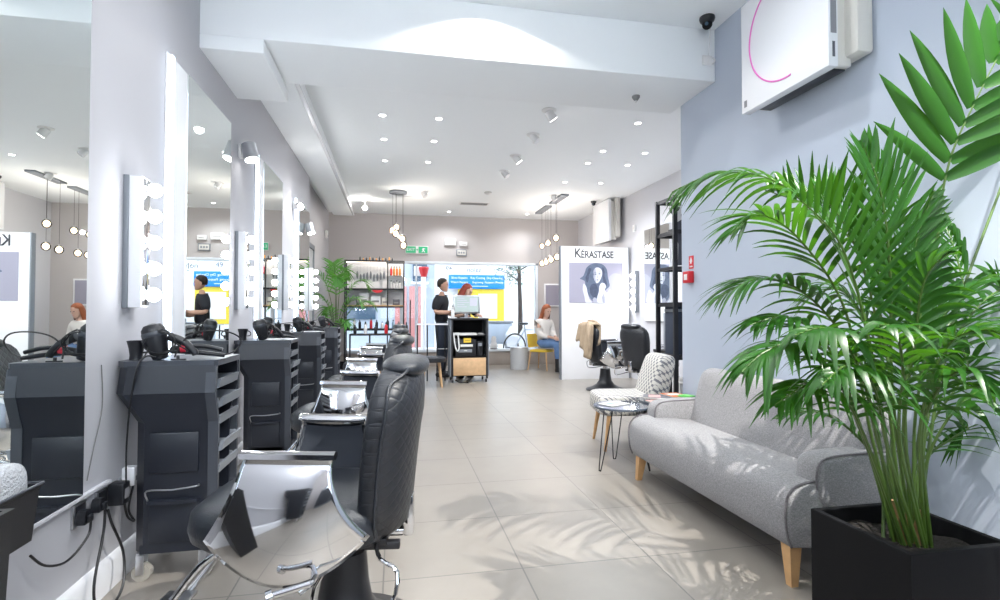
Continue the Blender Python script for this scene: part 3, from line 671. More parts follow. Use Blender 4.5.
out = [(-hh, -hh), (hh, -hh), (hh, hh), (-hh, hh)]; inn = [(x*.885, y*.885) for x, y in out]
q.loft([[(x, y, 0) for x, y in out], [(x, y, .417) for x, y in out], [(x*.99, y*.99, .42) for x, y in out], [(x*1.01, y*1.01, .42) for x, y in inn], [(x, y, .417) for x, y in inn], [(x, y, .30) for x, y in inn]])
q.build('box', 'planter_black', pl, smooth=False)
def gsoil(u, v): return ((u-.5)*.334, (v-.5)*.334, .365+.012*math.sin(u*11)*math.cos(v*9))
MB().grid(gsoil, 14, 14).build('soil', 'soil', pl)
pm = thing('potted_palm', 'large kentia palm with arching green fronds growing in the black planter', 'plant', (0, 0, 0))
def W(px, py, Y): return tuple(at(px, py, 'Y', Y))
def base(dx, dy): return (PB.x+dx, PB.y+dy, .365)
F = [ # control points, t0, L, n, width, droop
 ([base(.02, -.02), W(928, 380, 1.47), W(938, 230, 1.42), W(950, 160, 1.38), W(976, 100, 1.33), W(1012, 30, 1.28)], .52, .42, 8, .030, .12, dict(spread=.95, fwd=.62, lift=.05, up=(-.3, -1, .2), taper=.8)),
 ([base(.04, .0), W(948, 340, 1.5), W(1010, 160, 1.46), W(1045, 20, 1.42), W(1040, -90, 1.38)], .62, .34, 7, .024, .10, dict(spread=.9, fwd=.6, up=(-.3, -1, .2))),
 ([base(-.03, .0), W(880, 400, 1.55), W(850, 270, 1.62), W(790, 190, 1.72), W(725, 172, 1.80), W(672, 192, 1.86)], .50, .30, 24, .013, .55, dict(spread=.75, fwd=.5, lift=.0)),
 ([base(-.02, .02), W(890, 380, 1.60), W(868, 270, 1.68), W(825, 215, 1.74), W(765, 190, 1.82)], .42, .33, 20, .012, .02, dict(spread=.55, fwd=.25, lift=.85)),
 ([base(-.04, -.01), W(870, 430, 1.5), W(845, 310, 1.5), W(800, 240, 1.5), W(760, 215, 1.5), W(730, 235, 1.5)], .45, .28, 22, .013, .35, dict(spread=.8)),
 ([base(-.01, -.03), W(893, 400, 1.40), W(890, 270, 1.36), W(880, 190, 1.33), W(860, 140, 1.33)], .40, .30, 18, .014, .10, dict(spread=.75, fwd=.8, up=(0, -1, .3))),
 ([base(.0, .03), W(905, 390, 1.6), W(910, 290, 1.66), W(900, 200, 1.7), W(880, 160, 1.72)], .40, .30, 16, .014, .10, dict(spread=.7, fwd=.7, up=(0, -1, .3))),
 ([base(-.05, .0), W(865, 440, 1.50), W(830, 350, 1.46), W(790, 318, 1.42), W(750, 325, 1.40)], .40, .26, 20, .013, .60, dict(spread=.8)),
 ([base(-.05, -.03), W(868, 450, 1.42), W(835, 375, 1.36), W(795, 345, 1.32), W(765, 352, 1.30), W(742, 372, 1.29)], .42, .20, 18, .014, .75, dict(spread=.8)),
 ([base(-.04, -.05), W(880, 450, 1.38), W(860, 370, 1.30), W(830, 330, 1.24), W(795, 335, 1.2)], .45, .22, 14, .016, .85, dict(spread=.85)),
 ([base(.02, -.05), W(905, 440, 1.36), W(915, 340, 1.30), W(925, 280, 1.25), W(950, 250, 1.2)], .42, .24, 14, .016, .45, dict(spread=.85)),
 ([base(.05, -.03), W(925, 470, 1.42), W(955, 410, 1.36), W(1000, 385, 1.30), W(1050, 395, 1.26)], .45, .22, 12, .019, .80, dict(spread=.8)),
 ([base(.05, .02), W(925, 430, 1.52), W(955, 340, 1.54), W(1000, 290, 1.56), W(1060, 285, 1.56)], .40, .30, 18, .013, .35, dict(spread=.8)),
 ([base(.05, .04), W(925, 400, 1.60), W(960, 300, 1.68), W(1000, 240, 1.74), W(1060, 220, 1.8)], .42, .30, 16, .013, .40, dict(spread=.8)),
 ([base(.03, .05), W(915, 470, 1.6), W(950, 440, 1.66), W(985, 425, 1.7), W(1030, 440, 1.72)], .35, .24, 14, .012, .45, dict(spread=.7)),
 ([base(-.05, .04), W(880, 470, 1.58), W(850, 430, 1.62), W(815, 412, 1.64), W(775, 418, 1.66)], .35, .18, 12, .012, .45, dict(spread=.7)),
 ([base(.0, -.02), W(905, 400, 1.45), W(920, 320, 1.44), W(915, 250, 1.44), W(935, 190, 1.40)], .35, .26, 18, .016, .25, dict(spread=.6, fwd=.9, lift=.3, up=(0, -1, .4))),
 ([base(-.03, -.04), W(882, 420, 1.36), W(862, 310, 1.30), W(838, 240, 1.26), W(795, 195, 1.24)], .45, .28, 16, .012, .05, dict(spread=.55, fwd=.5, lift=.75)),
 ([base(.03, -.04), W(920, 430, 1.34), W(945, 350, 1.26), W(985, 330, 1.18), W(1030, 350, 1.12)], .42, .24, 14, .015, .6, dict(spread=.8)),
 ([base(-.05, -.04), W(870, 450, 1.40), W(845, 400, 1.34), W(810, 385, 1.28), W(775, 405, 1.24)], .38, .24, 16, .013, .7, dict(spread=.8)),
 ([base(-.02, -.06), W(888, 450, 1.34), W(875, 390, 1.26), W(850, 365, 1.18), W(822, 385, 1.12)], .38, .22, 14, .013, .8, dict(spread=.8)),
 ([base(.0, -.06), W(900, 440, 1.34), W(903, 370, 1.26), W(895, 330, 1.18), W(880, 325, 1.10)], .35, .24, 16, .013, .7, dict(spread=.85)),
 ([base(.04, -.05), W(922, 440, 1.36), W(938, 390, 1.28), W(965, 370, 1.20), W(995, 385, 1.14)], .35, .24, 16, .013, .7, dict(spread=.85)),
 ([base(.03, .0), W(915, 420, 1.48), W(930, 350, 1.46), W(955, 300, 1.44), W(990, 275, 1.42)], .35, .28, 18, .013, .4, dict(spread=.8)),
 ([base(.01, .04), W(905, 420, 1.60), W(900, 350, 1.64), W(888, 300, 1.68), W(862, 270, 1.72)], .35, .28, 18, .012, .4, dict(spread=.8)),
 ([base(-.03, .03), W(885, 430, 1.62), W(865, 370, 1.68), W(835, 345, 1.74), W(795, 350, 1.80)], .38, .26, 18, .012, .5, dict(spread=.75)),
 ([base(.05, .03), W(925, 440, 1.60), W(955, 390, 1.66), W(990, 350, 1.70), W(1030, 340, 1.74)], .35, .28, 18, .012, .4, dict(spread=.8)),
 ([base(-.04, .01), W(875, 420, 1.52), W(845, 340, 1.50), W(800, 290, 1.50), W(755, 280, 1.50), W(715, 300, 1.50)], .45, .26, 22, .012, .5, dict(spread=.7)),
 ([base(-.02, -.01), W(888, 400, 1.48), W(872, 300, 1.46), W(848, 230, 1.46), W(812, 185, 1.46)], .42, .28, 20, .011, .08, dict(spread=.6, fwd=.4, lift=.7)),
 ([base(-.02, .04), W(890, 400, 1.66), W(870, 330, 1.76), W(840, 290, 1.84), W(800, 300, 1.92)], .40, .30, 18, .013, .5, dict(spread=.8)),
]
for i, (pts, t0, L_, n_, w_, dr, kw) in enumerate(F): frond(pm, pts, t0, L_, n_, w_ if w_ > .02 else w_*.86, dr, 40+i, .0058, **kw)
for i, (dx, dy, lx, ly, h) in enumerate([(-.02, .0, -.03, 0, .14), (.02, .01, .03, .02, .18), (.0, -.03, .0, -.02, .12), (-.04, -.03, -.05, -.02, .10)]):
    MB().tube([base(dx, dy), (PB.x+dx+lx*.4, PB.y+dy+ly*.4, .365+h*.5), (PB.x+dx+lx, PB.y+dy+ly, .365+h)], [.016, .013, .007], 10, smooth=3).build('stem_sheath', 'stalk_brown', pm)

# palm by the display shelf
t = thing('floor_palm', 'potted palm standing between the last trolley and display shelf', 'plant', (0, 0, 0))
bx, by = -.93, 8.9
MB().loft([[(bx+r*math.cos(2*PI*k/28), by+r*math.sin(2*PI*k/28), z) for k in range(28)] for r, z in ((.13, 0), (.16, .30), (.17, .32), (.15, .32), (.145, .26))]).build('pot', 'planter_black', t)
MB().lathe([(.144, .25), (.145, .27), (.01, .275)], c=(bx, by, 0)).build('soil', 'soil', t)
for i, (a, l, h, dr) in enumerate([(170, .50, 1.75, .2), (110, .35, 1.95, .2), (20, .65, 1.65, .35), (335, .55, 1.35, .4), (60, .35, 1.85, .3), (200, .45, 1.40, .5), (0, .75, 1.30, .5), (280, .30, 1.7, .3), (140, .3, 1.2, .5), (310, .35, 1.0, .5)]):
    e = Vector((math.cos(R(a)), math.sin(R(a)), 0)); b0 = Vector((bx, by, .27)); e *= .8
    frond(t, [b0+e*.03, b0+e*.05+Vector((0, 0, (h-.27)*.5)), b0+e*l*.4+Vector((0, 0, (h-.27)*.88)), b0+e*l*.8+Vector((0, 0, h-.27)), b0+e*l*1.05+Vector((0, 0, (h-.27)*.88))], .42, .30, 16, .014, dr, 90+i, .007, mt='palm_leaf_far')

# ------------------------------------------------------------------ air conditioners on the right
def aircon(loc, label, s=.68, arc=True):
    t = thing('air_conditioner', label, 'air conditioner', loc)   # local: faces -x, wall towards +x
    MB().box(0, .055, 0, s, 0, s, .006).build('front_panel', 'white_gloss', t)
    MB().box(.055, .16, .03, s-.03, .02, s-.03, .01).build('casing', 'cream_plastic', t)
    MB().box(.12, .215, -.045, s*.55, .06, s+.04, .02).build('rear_housing', 'cream_plastic', t)
    MB().box(.06, .15, .06, s-.06, .012, .022, .002).build('vent', 'black_plastic', t)
    if arc:
        pts = [(-.001, s*.42+math.cos(a)*s*.46, s*.56+math.sin(a)*s*.46) for a in [R(-95+k*4) for k in range(50)]]
        MB().tube([p for p in pts], .005, 6).build('pink_ring', 'pink', t)['label'] = 'thin pink ring on the white front'
        MB().box(-.0008, .0, s-.05, s-.025, .03, .07).build('logo', 'sticker_grey', t)
        MB().box(.012, .045, -.0008, 0, .16, .32).build('rating_label', 'sticker_grey', t)
        MB().box(.02, .035, -.0012, -.0006, .045, .12).build('name_label', 'paper_dark', t)
    return t
aircon((2.03, 2.155, 2.31), 'large square white air conditioner with pink ring, high on right wall', .65)
aircon((3.70, 8.80, 2.40), 'square white air conditioner high above the poster panel', .74, False)
def dome(loc, label):
    t = thing('dome_camera', label, 'security camera', loc)
    MB().lathe([(.05, 0), (.052, -.012), (.046, -.03), (.03, -.045)]).build('base', 'black_plastic', t)
    MB().ball((0, 0, -.05), .034).build('lens_ball', 'black_matte', t)
    MB().cyl((-.02, -.024, -.058), (-.024, -.03, -.062), .012).build('lens', 'dark_glass', t)
dome((2.10, 3.26, ZC), 'black dome camera on ceiling beside the near beam and right wall')
dome((3.56, 9.15, ZC), 'black dome camera on ceiling above the far air conditioner')
t = thing('junction_box', 'small white junction box on the beam edge by the right wall', 'junction box', (2.19, 3.385, 2.93))
MB().box(-.045, .03, 0, .015, -.035, .035, .006).build('casing', 'white_plastic', t); MB().tube([(.03, .0, .02), (.045, -.005, .0), (.03, .0, -.025)], .006, 6, smooth=3).build('loop', 'white_plastic', t)
tag(MB().tube([(2.195, 3.39, 2.965), (2.20, 3.39, 3.05), (2.15, 3.30, 3.135)], .004, 6, smooth=3).build('camera_cable', 'white_plastic'), 'thin white cable from the junction box to the near dome camera', 'cable')
# fire call point and its sign
t = thing('fire_call_point', 'red fire alarm call point at the end of the right wall', 'fire alarm', (XR, 3.74, 1.40))
MB().box(-.045, 0, -.045, .045, -.045, .045, .005).build('casing', 'red', t); MB().box(-.048, -.044, -.022, .022, -.022, .022).build('button_glass', 'paper', t)
t = thing('fire_sign', 'small red and white fire sign above the red call point', 'sign', (XR, 3.73, 1.465))
MB().box(-.004, 0, -.032, .032, 0, .10, .001).build('plate', 'red', t)
MB().prism([(-.02, .055), (.0, .09), (.02, .055)], 'x', -.0052, -.004).box(-.0052, -.004, -.008, .012, .04, .06).box(-.0052, -.004, -.02, .02, .012, .022).build('flame_symbol', 'paper', t)

# ------------------------------------------------------------------ poster panel
t = thing('poster_panel', 'tall white freestanding panel with a portrait poster of a dark-haired woman', 'panel', (2.735, 8.50, 0))
MB().box(.0, 1.20, 0, .09, 0, 2.235, .003).build('board', 'white_matte', t)
MB().box(-.02, .0, -.004, .094, 0, 2.24, .002).build('edge_strip', 'grey_metal', t)['label'] = 'dark grey edge strip'
MB().box(1.20, 1.215, -.004, .094, 0, 2.24, .002).build('side_strip', 'grey_metal', t)
text('brand_lettering', 'K', .22, 'ink', t, (.285, -.003, 2.118), (PI/2, 0, 0), .001, sx=.85, off=.0045)
text('brand_lettering', 'ÉRASTASE', .165, 'ink', t, (.635, -.003, 2.10), (PI/2, 0, 0), .001, sx=.80, off=.0035)
PX0, PX1, PZ0, PZ1 = .13, 1.09, 1.285, 1.965
pc = MB().box(PX0, PX1, -.006, 0, PZ0, PZ1).build('portrait', 'pic_bg', t)
def flat(poly, y, m, name, sm=5):
    if len(poly) > 5:
        q_ = [Vector((a_, b_, 0)) for a_, b_ in poly]; n_ = len(q_); q_ = crom([q_[-1]]+q_+[q_[0], q_[1]], sm)[sm:sm+sm*n_]; poly = [(v_.x, min(max(v_.y, 0), 1)) for v_ in q_]
    MB().prism([(PX0+x*(PX1-PX0), PZ0+z*(PZ1-PZ0)) for x, z in poly], 'y', y-.0008, y).build(name, m, pc, smooth=False)
flat([(.70, 0), (.72, .55), (.80, .72), (.90, .74), (.985, .62), (.985, 0)], -.0061, 'pic_glow', 'picture_backdrop')
flat([(.50, .995), (.40, .96), (.32, .87), (.29, .76), (.26, .67), (.20, .60), (.25, .57), (.29, .53), (.30, .42), (.33, .30), (.36, .18), (.44, .04), (.55, .04), (.60, .25), (.68, .33), (.75, .42), (.74, .54), (.72, .66), (.70, .84), (.62, .96)], -.0066, 'pic_hair', 'picture_hair')
flat([(.36, .86), (.33, .72), (.30, .62), (.33, .50), (.36, .58), (.37, .70), (.41, .84)], -.0074, 'pic_hair2', 'picture_hair_lock')
flat([(.62, .90), (.66, .78), (.66, .66), (.70, .50), (.68, .42), (.64, .52), (.62, .68)], -.0074, 'pic_hair2', 'picture_hair_lock')
flat([(.40, .44), (.38, .28), (.44, .14), (.52, .18), (.53, .36), (.48, .48)], -.0074, 'pic_hair2', 'picture_hair_lock')
flat([(.27, .48), (.25, .34), (.28, .16), (.31, 0), (.42, 0), (.37, .10), (.34, .24), (.32, .38)], -.0074, 'pic_light', 'picture_arm')
flat([(.46, 0), (.43, .08), (.46, .14), (.52, .10), (.53, 0)], -.0074, 'pic_skin', 'picture_chest')
flat([(.54, 0), (.52, .14), (.55, .28), (.56, .42), (.60, .50), (.66, .48), (.68, .40), (.66, .33), (.70, .25), (.76, .34), (.80, .20), (.80, 0)], -.0080, 'pic_light', 'picture_forearm')
flat([(.62, .0), (.60, .14), (.64, .24), (.66, .14), (.66, 0)], -.0086, 'pic_skin', 'picture_arm_shadow')
flat([(.455, .72), (.46, .82), (.50, .88), (.56, .875), (.605, .81), (.61, .70), (.585, .60), (.55, .52), (.51, .49), (.48, .54), (.455, .63)], -.0080, 'pic_light', 'picture_face')
flat([(.455, .70), (.45, .80), (.48, .86), (.495, .76), (.485, .62), (.50, .52), (.475, .56)], -.0086, 'pic_skin', 'picture_cheek_shadow')
for px_, pz_ in ((.487, .715), (.560, .725)):
    flat([(px_-.026, pz_), (px_, pz_+.016), (px_+.026, pz_+.002), (px_+.01, pz_-.012), (px_-.012, pz_-.012)], -.0092, 'pic_hair', 'picture_eye', 1)
    flat([(px_-.030, pz_+.035), (px_, pz_+.055), (px_+.030, pz_+.042), (px_, pz_+.043)], -.0092, 'pic_hair2', 'picture_eyebrow')
flat([(.497, .575), (.52, .588), (.548, .577), (.522, .556)], -.0092, 'pic_shade', 'picture_lips')
flat([(.518, .635), (.525, .70), (.538, .632), (.528, .622)], -.0092, 'pic_skin', 'picture_nose')

# wall mirrors and bulb bar in the alcove
t = thing('wall_mirror', 'tall mirror on the far right wall reflecting the poster panel', 'mirror', (XF, 7.15, 1.0))
MB().box(-.03, -.006, .01, .79, 0, 1.44).build('backing_box', 'white_gloss', t); MB().box(-.034, -.03, 0, .80, -.01, 1.45).build('mirror_glass', 'mirror', t, smooth=False)
t = thing('light_bar', 'vertical bar of round bulbs on the far right wall beside the poster panel', 'light', (XF, 8.26, 1.12))
MB().box(-.07, 0, -.04, .04, 0, .70, .003).build('housing', 'white_gloss', t); MB().box(-.072, 0, -.048, -.04, 0, .70, .001).build('side_plate', 'grey_metal', t)
for i in range(5): MB().ball((-.10, 0, .08+i*.135), .032, 14, 10).build('bulb', 'bulb', t)

# ------------------------------------------------------------------ tall black frame shelf in the alcove
t = thing('shelving_unit', 'tall open black metal shelving unit past the right wall corner', 'shelf', (2.76, 4.90, 0))
for x, y in ((0, 0), (0, .36), (.95, 0), (.95, .36)): MB().box(x, x+.045, y, y+.03, 0, 2.32, .002).build('post', 'black_metal', t)
for z in (.66, 1.20, 1.58, 1.94, 2.30):
    q = MB()
    for y in (0, .36): q.box(.045, .95, y+.003, y+.027, z-.015, z+.015)
    for x in (0, .95): q.box(x+.01, x+.04, .03, .36, z-.015, z+.015)
    q.build('rail', 'black_metal', t)
for z in (.66, 1.20, 1.94): MB().box(.03, .96, .01, .38, z+.016, z+.03, .002).build('shelf', 'black_metal', t)
def shelf_item(name, label, cat, loc, rz=0): return thing(name, label, cat, (2.76+loc[0], 4.9+loc[1], loc[2]), rz)
p = shelf_item('framed_picture', 'black and white photo of a figure in a dark coat beside shelving unit', 'picture', (.05, .10, 1.61))
MB().box(0, .30, .0, .012, 0, .62, .001).build('print', 'paper', p)
MB().prism([(.05, .0), (.10, .0), (.13, .20), (.155, .0), (.20, .0), (.20, .25), (.24, .36), (.20, .46), (.155, .50), (.165, .56), (.12, .58), (.09, .53), (.10, .48), (.05, .45), (.03, .30), (.06, .22)], 'y', -.002, 0).build('figure', 'paper_dark', p)
p = shelf_item('storage_box', 'dark blue storage box on the lower shelf of the black unit', 'box', (.06, .08, .692))
MB().box(0, .26, 0, .22, 0, .50, .006).build('body', 'cloth_navy', p); MB().box(-.004, .264, -.004, .224, .44, .47, .003).build('lid', 'grey_metal', p); MB().box(.09, .17, -.006, 0, .2, .225, .001).build('label_plate', 'paper', p)
p = shelf_item('display_stand', 'black figurine stand on top shelf of the black unit', 'ornament', (.10, .15, 1.972))
MB().lathe([(.07, 0), (.07, .012), (.015, .03), (.012, .16), (.05, .20), (.06, .24), (.02, .27)]).build('stand', 'black_plastic', p); MB().box(-.09, .09, -.02, .02, .27, .30, .004).build('crossbar', 'black_plastic', p)
p = shelf_item('folded_towels', 'stack of folded white towels on the alcove counter', 'towels', (.56, .50, .70))
for i in range(3): MB().pad((.12+.01*(i % 2), .1, .03+.055*i), (.13, .10, .03), .4).build('towel', 'cloth_white', p)
t = thing('drawer_tower', 'small tower of dark drawers on the alcove counter', 'drawers', (3.06, 5.42, .70), .0)
MB().box(0, .28, 0, .26, 0, .42, .006).build('casing', 'grey_metal', t)
for i in range(4): d = MB().box(.015, .265, -.03, -.001, .02+.10*i, .10+.10*i, .008).build('drawer', 'black_plastic', t); MB().box(.10, .18, -.036, -.03, .075+.10*i, .088+.10*i, .002).build('handle', 'satin_chrome', d)
t = thing('alcove_counter', 'black framed counter behind the shelving unit by the alcove wall', 'counter', (2.95, 5.36, 0))
MB().box(0, .94, 0, .36, .67, .70, .003).build('worktop', 'black_metal', t)
for x, y in ((.01, .01), (.89, .01), (.01, .32), (.89, .32)): MB().box(x, x+.035, y, y+.035, 0, .67).build('leg', 'black_metal', t)
t = thing('towel_basket', 'white storage basket under the alcove counter', 'basket', (3.10, 5.38, 0))
q = MB(); q.loft([[(sx*w_+.15, sy*w_+.15, z) for sx, sy in ((-1, -1), (1, -1), (1, 1), (-1, 1))] for w_, z in ((.14, 0), (.17, .34), (.16, .34), (.13, .02))]); q.build('basket', 'white_plastic', t, smooth=False)
MB().pad((.15, .15, .32), (.14, .14, .06), .5).build('towel', 'cloth_white', t)

# ------------------------------------------------------------------ reception cart
t = thing('reception_cart', 'black reception cart with a pale wooden drawer front and castors', 'cart', (.88, 8.45, 0))
fr = MB()
for x in (0, .565):
    for y in (0, .40): fr.box(x, x+.03, y, y+.03, .06, 1.02, .002)
fr.build('frame', 'black_metal', t)
MB().box(-.01, .605, -.01, .44, 1.0, 1.03, .004).build('counter_top', 'black_metal', t)
MB().box(.03, .565, .40, .415, .10, 1.0).box(.02, .575, .02, .41, .40, .42).box(.02, .575, .02, .41, .74, .755).box(.02, .575, .02, .41, .10, .12).build('back_and_shelves', 'black_matte', t)
MB().box(-.012, 0, .0, .43, .10, 1.0).box(.595, .607, 0, .43, .10, 1.0).build('side_panel', 'grey_metal', t)
MB().box(.035, .56, -.012, .006, .115, .395, .003).build('drawer_front', 'wood_light', t)
for x in (.03, .57):
    for y in (.04, .39):
        c_ = MB().box(x-.015, x+.015, y-.015, y+.015, .05, .07).build('castor', 'satin_chrome', t); MB().cyl((x-.012, y, .03), (x+.012, y, .03), .03).build('wheel', 'black_plastic', c_)
def on_cart(name, label, cat, loc, rz=0): return thing(name, label, cat, (.88+loc[0], 8.45+loc[1], loc[2]), rz)
p = on_cart('computer_monitor', 'silver framed computer monitor on top of the reception cart', 'monitor', (.27, .16, 1.03), .05)
MB().box(-.22, .22, 0, .03, .075, .375, .008).build('casing', 'satin_chrome', p)
MB().box(-.195, .195, -.003, 0, .105, .355).build('screen', 'screen', p)
q = MB()
for i in range(5): q.box(-.16, -.16+.12+.04*(i % 3), -.0045, -.003, .32-.035*i, .332-.035*i)
q.box(.05, .17, -.0045, -.003, .20, .33); q.build('screen_window', 'pic_light', p)
MB().box(-.03, .03, .02, .05, .02, .12, .004).box(-.10, .10, -.05, .10, 0, .015, .004).build('stand', 'satin_chrome', p)
p = on_cart('spray_bottle', 'small white spray bottle left of the monitor', 'bottle', (.0+.03, .05, 1.03))
MB().lathe([(.028, 0), (.03, .01), (.03, .10), (.022, .13), (.010, .14), (.010, .16)]).build('bottle', 'white_plastic', p); MB().box(-.03, .014, -.009, .009, .158, .18, .003).build('nozzle', 'white_plastic', p)
p = on_cart('telephone', 'white corded telephone hanging at the left of the cart shelf', 'telephone', (.07, .05, .756))
MB().box(-.03, .08, 0, .14, 0, .04, .008).build('base', 'white_plastic', p)
MB().tube([(-.02, -.02, .04), (-.025, -.03, .01), (-.02, -.055, -.08), (.0, -.07, -.20), (.03, -.06, -.25), (.055, -.055, -.20), (.05, -.05, -.10), (.04, -.04, .01)], .011, 8, smooth=4).build('cord', 'white_plastic', p)
p = on_cart('paper_tray', 'stack of white papers on the middle shelf of the cart', 'papers', (.27, .08, .756), .1)
for i in range(3): MB().box(-.13+.008*i, .15, -.05+.01*i, .15, .012*i, .011+.012*i, .002).build('sheet_stack', 'paper', p)
p = on_cart('printer', 'black printer on the cart shelf above the wooden drawer', 'printer', (.07, .03, .42))
MB().box(0, .34, 0, .30, 0, .27, .012).build('casing', 'black_plastic', p); MB().box(.08, .28, -.012, 0, .15, .19, .002).build('paper_slot', 'paper', p); MB().box(.05, .27, -.004, 0, .06, .11, .002).build('panel', 'grey_metal', p); MB().box(.14, .19, -.006, -.003, .085, .095).build('maker_plate', 'paper', p)
p = on_cart('sticky_note', 'yellow note above the printer on the reception cart', 'note', (.20, .012, .64))
MB().box(0, .12, 0, .002, 0, .07).build('note', 'yellow', p); MB().box(.02, .10, -.001, 0, .03, .035).build('writing_line', 'ink', p)
p = on_cart('card_terminal', 'dark card terminal standing right of the printer', 'card reader', (.47, .05, .42))
MB().box(-.04, .05, 0, .10, 0, .24, .008).build('casing', 'black_plastic', p); MB().box(-.025, .035, -.004, 0, .16, .21).build('screen', 'grey_metal', p)
p = on_cart('calculator', 'grey calculator at right end of the cart shelf', 'calculator', (.49, .02, .756))
MB().box(-.05, .05, 0, .12, 0, .03, .006).build('casing', 'cable_grey', p); MB().box(-.04, .04, .02, .06, .03, .033).build('display', 'paper', p)
tag(MB().tube([(.95, 8.42, .05), (1.0, 8.36, .02), (1.08, 8.40, .012), (1.14, 8.36, .012), (1.13, 8.44, .03), (1.2, 8.46, .07)], .008, 7, smooth=5).build('power_cable', 'cable'), 'black cable looping on the floor under the reception cart', 'cable')
# glass display rail left of the cart
t = thing('display_rail', 'thin black metal rail stand with glass top left of the cart', 'stand', (.36, 8.75, 0))
for x in (0, .16, .32, .45): MB().cyl((x, 0, 0), (x, 0, .93), .011, n=10).build('post', 'black_metal', t)
MB().box(-.02, .49, -.12, .14, .93, .942, .001).build('glass_top', 'clear_glass', t); MB().box(-.02, .49, -.125, -.115, .92, .945).box(-.02, .49, .0, .01, .52, .53).build('rim', 'white_gloss', t)
# stool
t = thing('stool', 'low stool with dark grey padded seat and pale wooden legs', 'stool', (.55, 8.05, 0))
MB().loft([[(math.cos(2*PI*k/32)*r, math.sin(2*PI*k/32)*r*.9, z) for k in range(32)] for r, z in ((.12, .375), (.20, .38), (.215, .41), (.21, .44), (.17, .46), (.05, .465))]).build('seat', 'leather_smooth', t)
for a in (30, 150, 210, 330): MB().cyl((.12*math.cos(R(a)), .11*math.sin(R(a)), .38), (.17*math.cos(R(a)), .16*math.sin(R(a)), 0), .02, .013, 10).build('leg', 'wood_light', t)

# ------------------------------------------------------------------ product display shelf by the window
SX, SY = -.86, 9.45
t = thing('display_shelf', 'wide black metal product display shelf standing by the window', 'shelf', (SX, SY, 0))
for x, y in ((0, 0), (.72, 0), (1.0, 0), (0, .30), (1.0, .30), (1.12, .30)): MB().box(x, x+.022, y, y+.022, 0, 2.03 if x != 1.12 else 1.35, .001).build('post', 'black_metal', t)
for z in (.82, 1.22, 1.52, 2.02):
    q = MB()
    for y in (0, .30): q.box(.02, 1.0, y+.002, y+.02, z-.012, z+.012)
    for x in (0, 1.0): q.box(x+.002, x+.02, .02, .30, z-.012, z+.012)
    q.build('rail', 'black_metal', t)
MB().box(.02, 1.0, .0, .32, 1.522, 1.542).build('shelf', 'black_metal', t); MB().box(.02, 1.0, .0, .32, .822, .842).build('shelf', 'black_metal', t)
MB().box(.02, 1.0, .0, .32, 1.232, 1.252).build('shelf', 'wood_light', t)['label'] = 'pale wooden shelf board'
MB().box(.02, 1.0, .30, .305, 1.26, 2.0).build('back_panel', 'white_matte', t)
MB().box(.03, .70, .02, .05, 1.985, 2.0).build('shelf_light', 'lamp_warm' if 'lamp_warm' in MATS else 'globe_core', t)
MB().box(.75, .99, .02, .28, 1.76, 1.77).build('shelf', 'clear_glass', t)
# hanging tools, bottles and boxes
for i in range(9):
    x = SX+.20+.058*i; L_ = .18+.10*((i*7) % 4)/3
    o = thing('hanging_brush', 'grey hair tool hanging in a row in the lit upper shelf', 'hair tool', (x, SY+.27, 1.95), 0, 'hair tools hanging in the lit shelf')
    MB().cyl((0, 0, 0), (0, 0, -L_*.5), .004, n=6).build('handle', 'satin_chrome', o); MB().ball((0, 0, -L_*.5-.07), (.018, .012, .07), 8, 8).build('head', 'grey_metal', o)
def bottle(loc, h, r, m, label, group, cat='bottle', cap='black_plastic', name='product_bottle'):
    o = thing(name, label, cat, loc, 0, group)
    MB().lathe([(r*.9, 0), (r, .006), (r, h*.66), (r*.8, h*.74), (r*.35, h*.80), (r*.35, h*.84)], n=12).build('bottle', m, o)
    MB().cyl((0, 0, h*.84), (0, 0, h), r*.42, n=10).build('cap', cap, o); return o
for i in range(4): bottle((SX+.79+.05*i, SY+.12, 1.771), .17, .02, ['red', 'amber', 'orange', 'amber'][i], ['red', 'first amber', 'orange', 'last amber'][i]+' bottle on the glass shelf at upper right of display', 'bottles on the small glass shelf')
for i in range(4): bottle((SX+.79+.05*i, SY+.12, 1.543), .15-.02*(i % 2), .019, 'white_plastic', 'slim white bottle standing in the upper right bay of display shelf', 'white bottles in the upper right bay')
for i in range(5):
    x = SX+.06+.19*i; w_ = [.14, .15, .17, .10, .12][i]; h = [.17, .20, .16, .13, .10][i]
    o = thing('product_box', ['grey box at the left end', 'white box beside the grey one', 'wide white box in the middle', 'small cream box right of middle', 'low dark box at the right end'][i]+' of the middle display shelf', 'box', (x, SY+.06, 1.2525))
    m = ['grey_metal', 'white_matte', 'white_gloss', 'cream_plastic', 'paper_dark'][i]
    MB().box(0, w_, 0, .14, 0, h, .003).build('carton', m, o); MB().box(w_*.15, w_*.85, -.001, 0, h*.3, h*.5).build('print', 'sticker_grey', o)
o = thing('round_badge', 'red and white round badge above the middle boxes of display shelf', 'badge', (SX+.56, SY+.0, 1.512))
MB().prism([(.09*math.cos(R(180+k*12)), .05*math.sin(R(180+k*12))) for k in range(16)], 'y', -.006, -.003).build('badge', 'red', o)
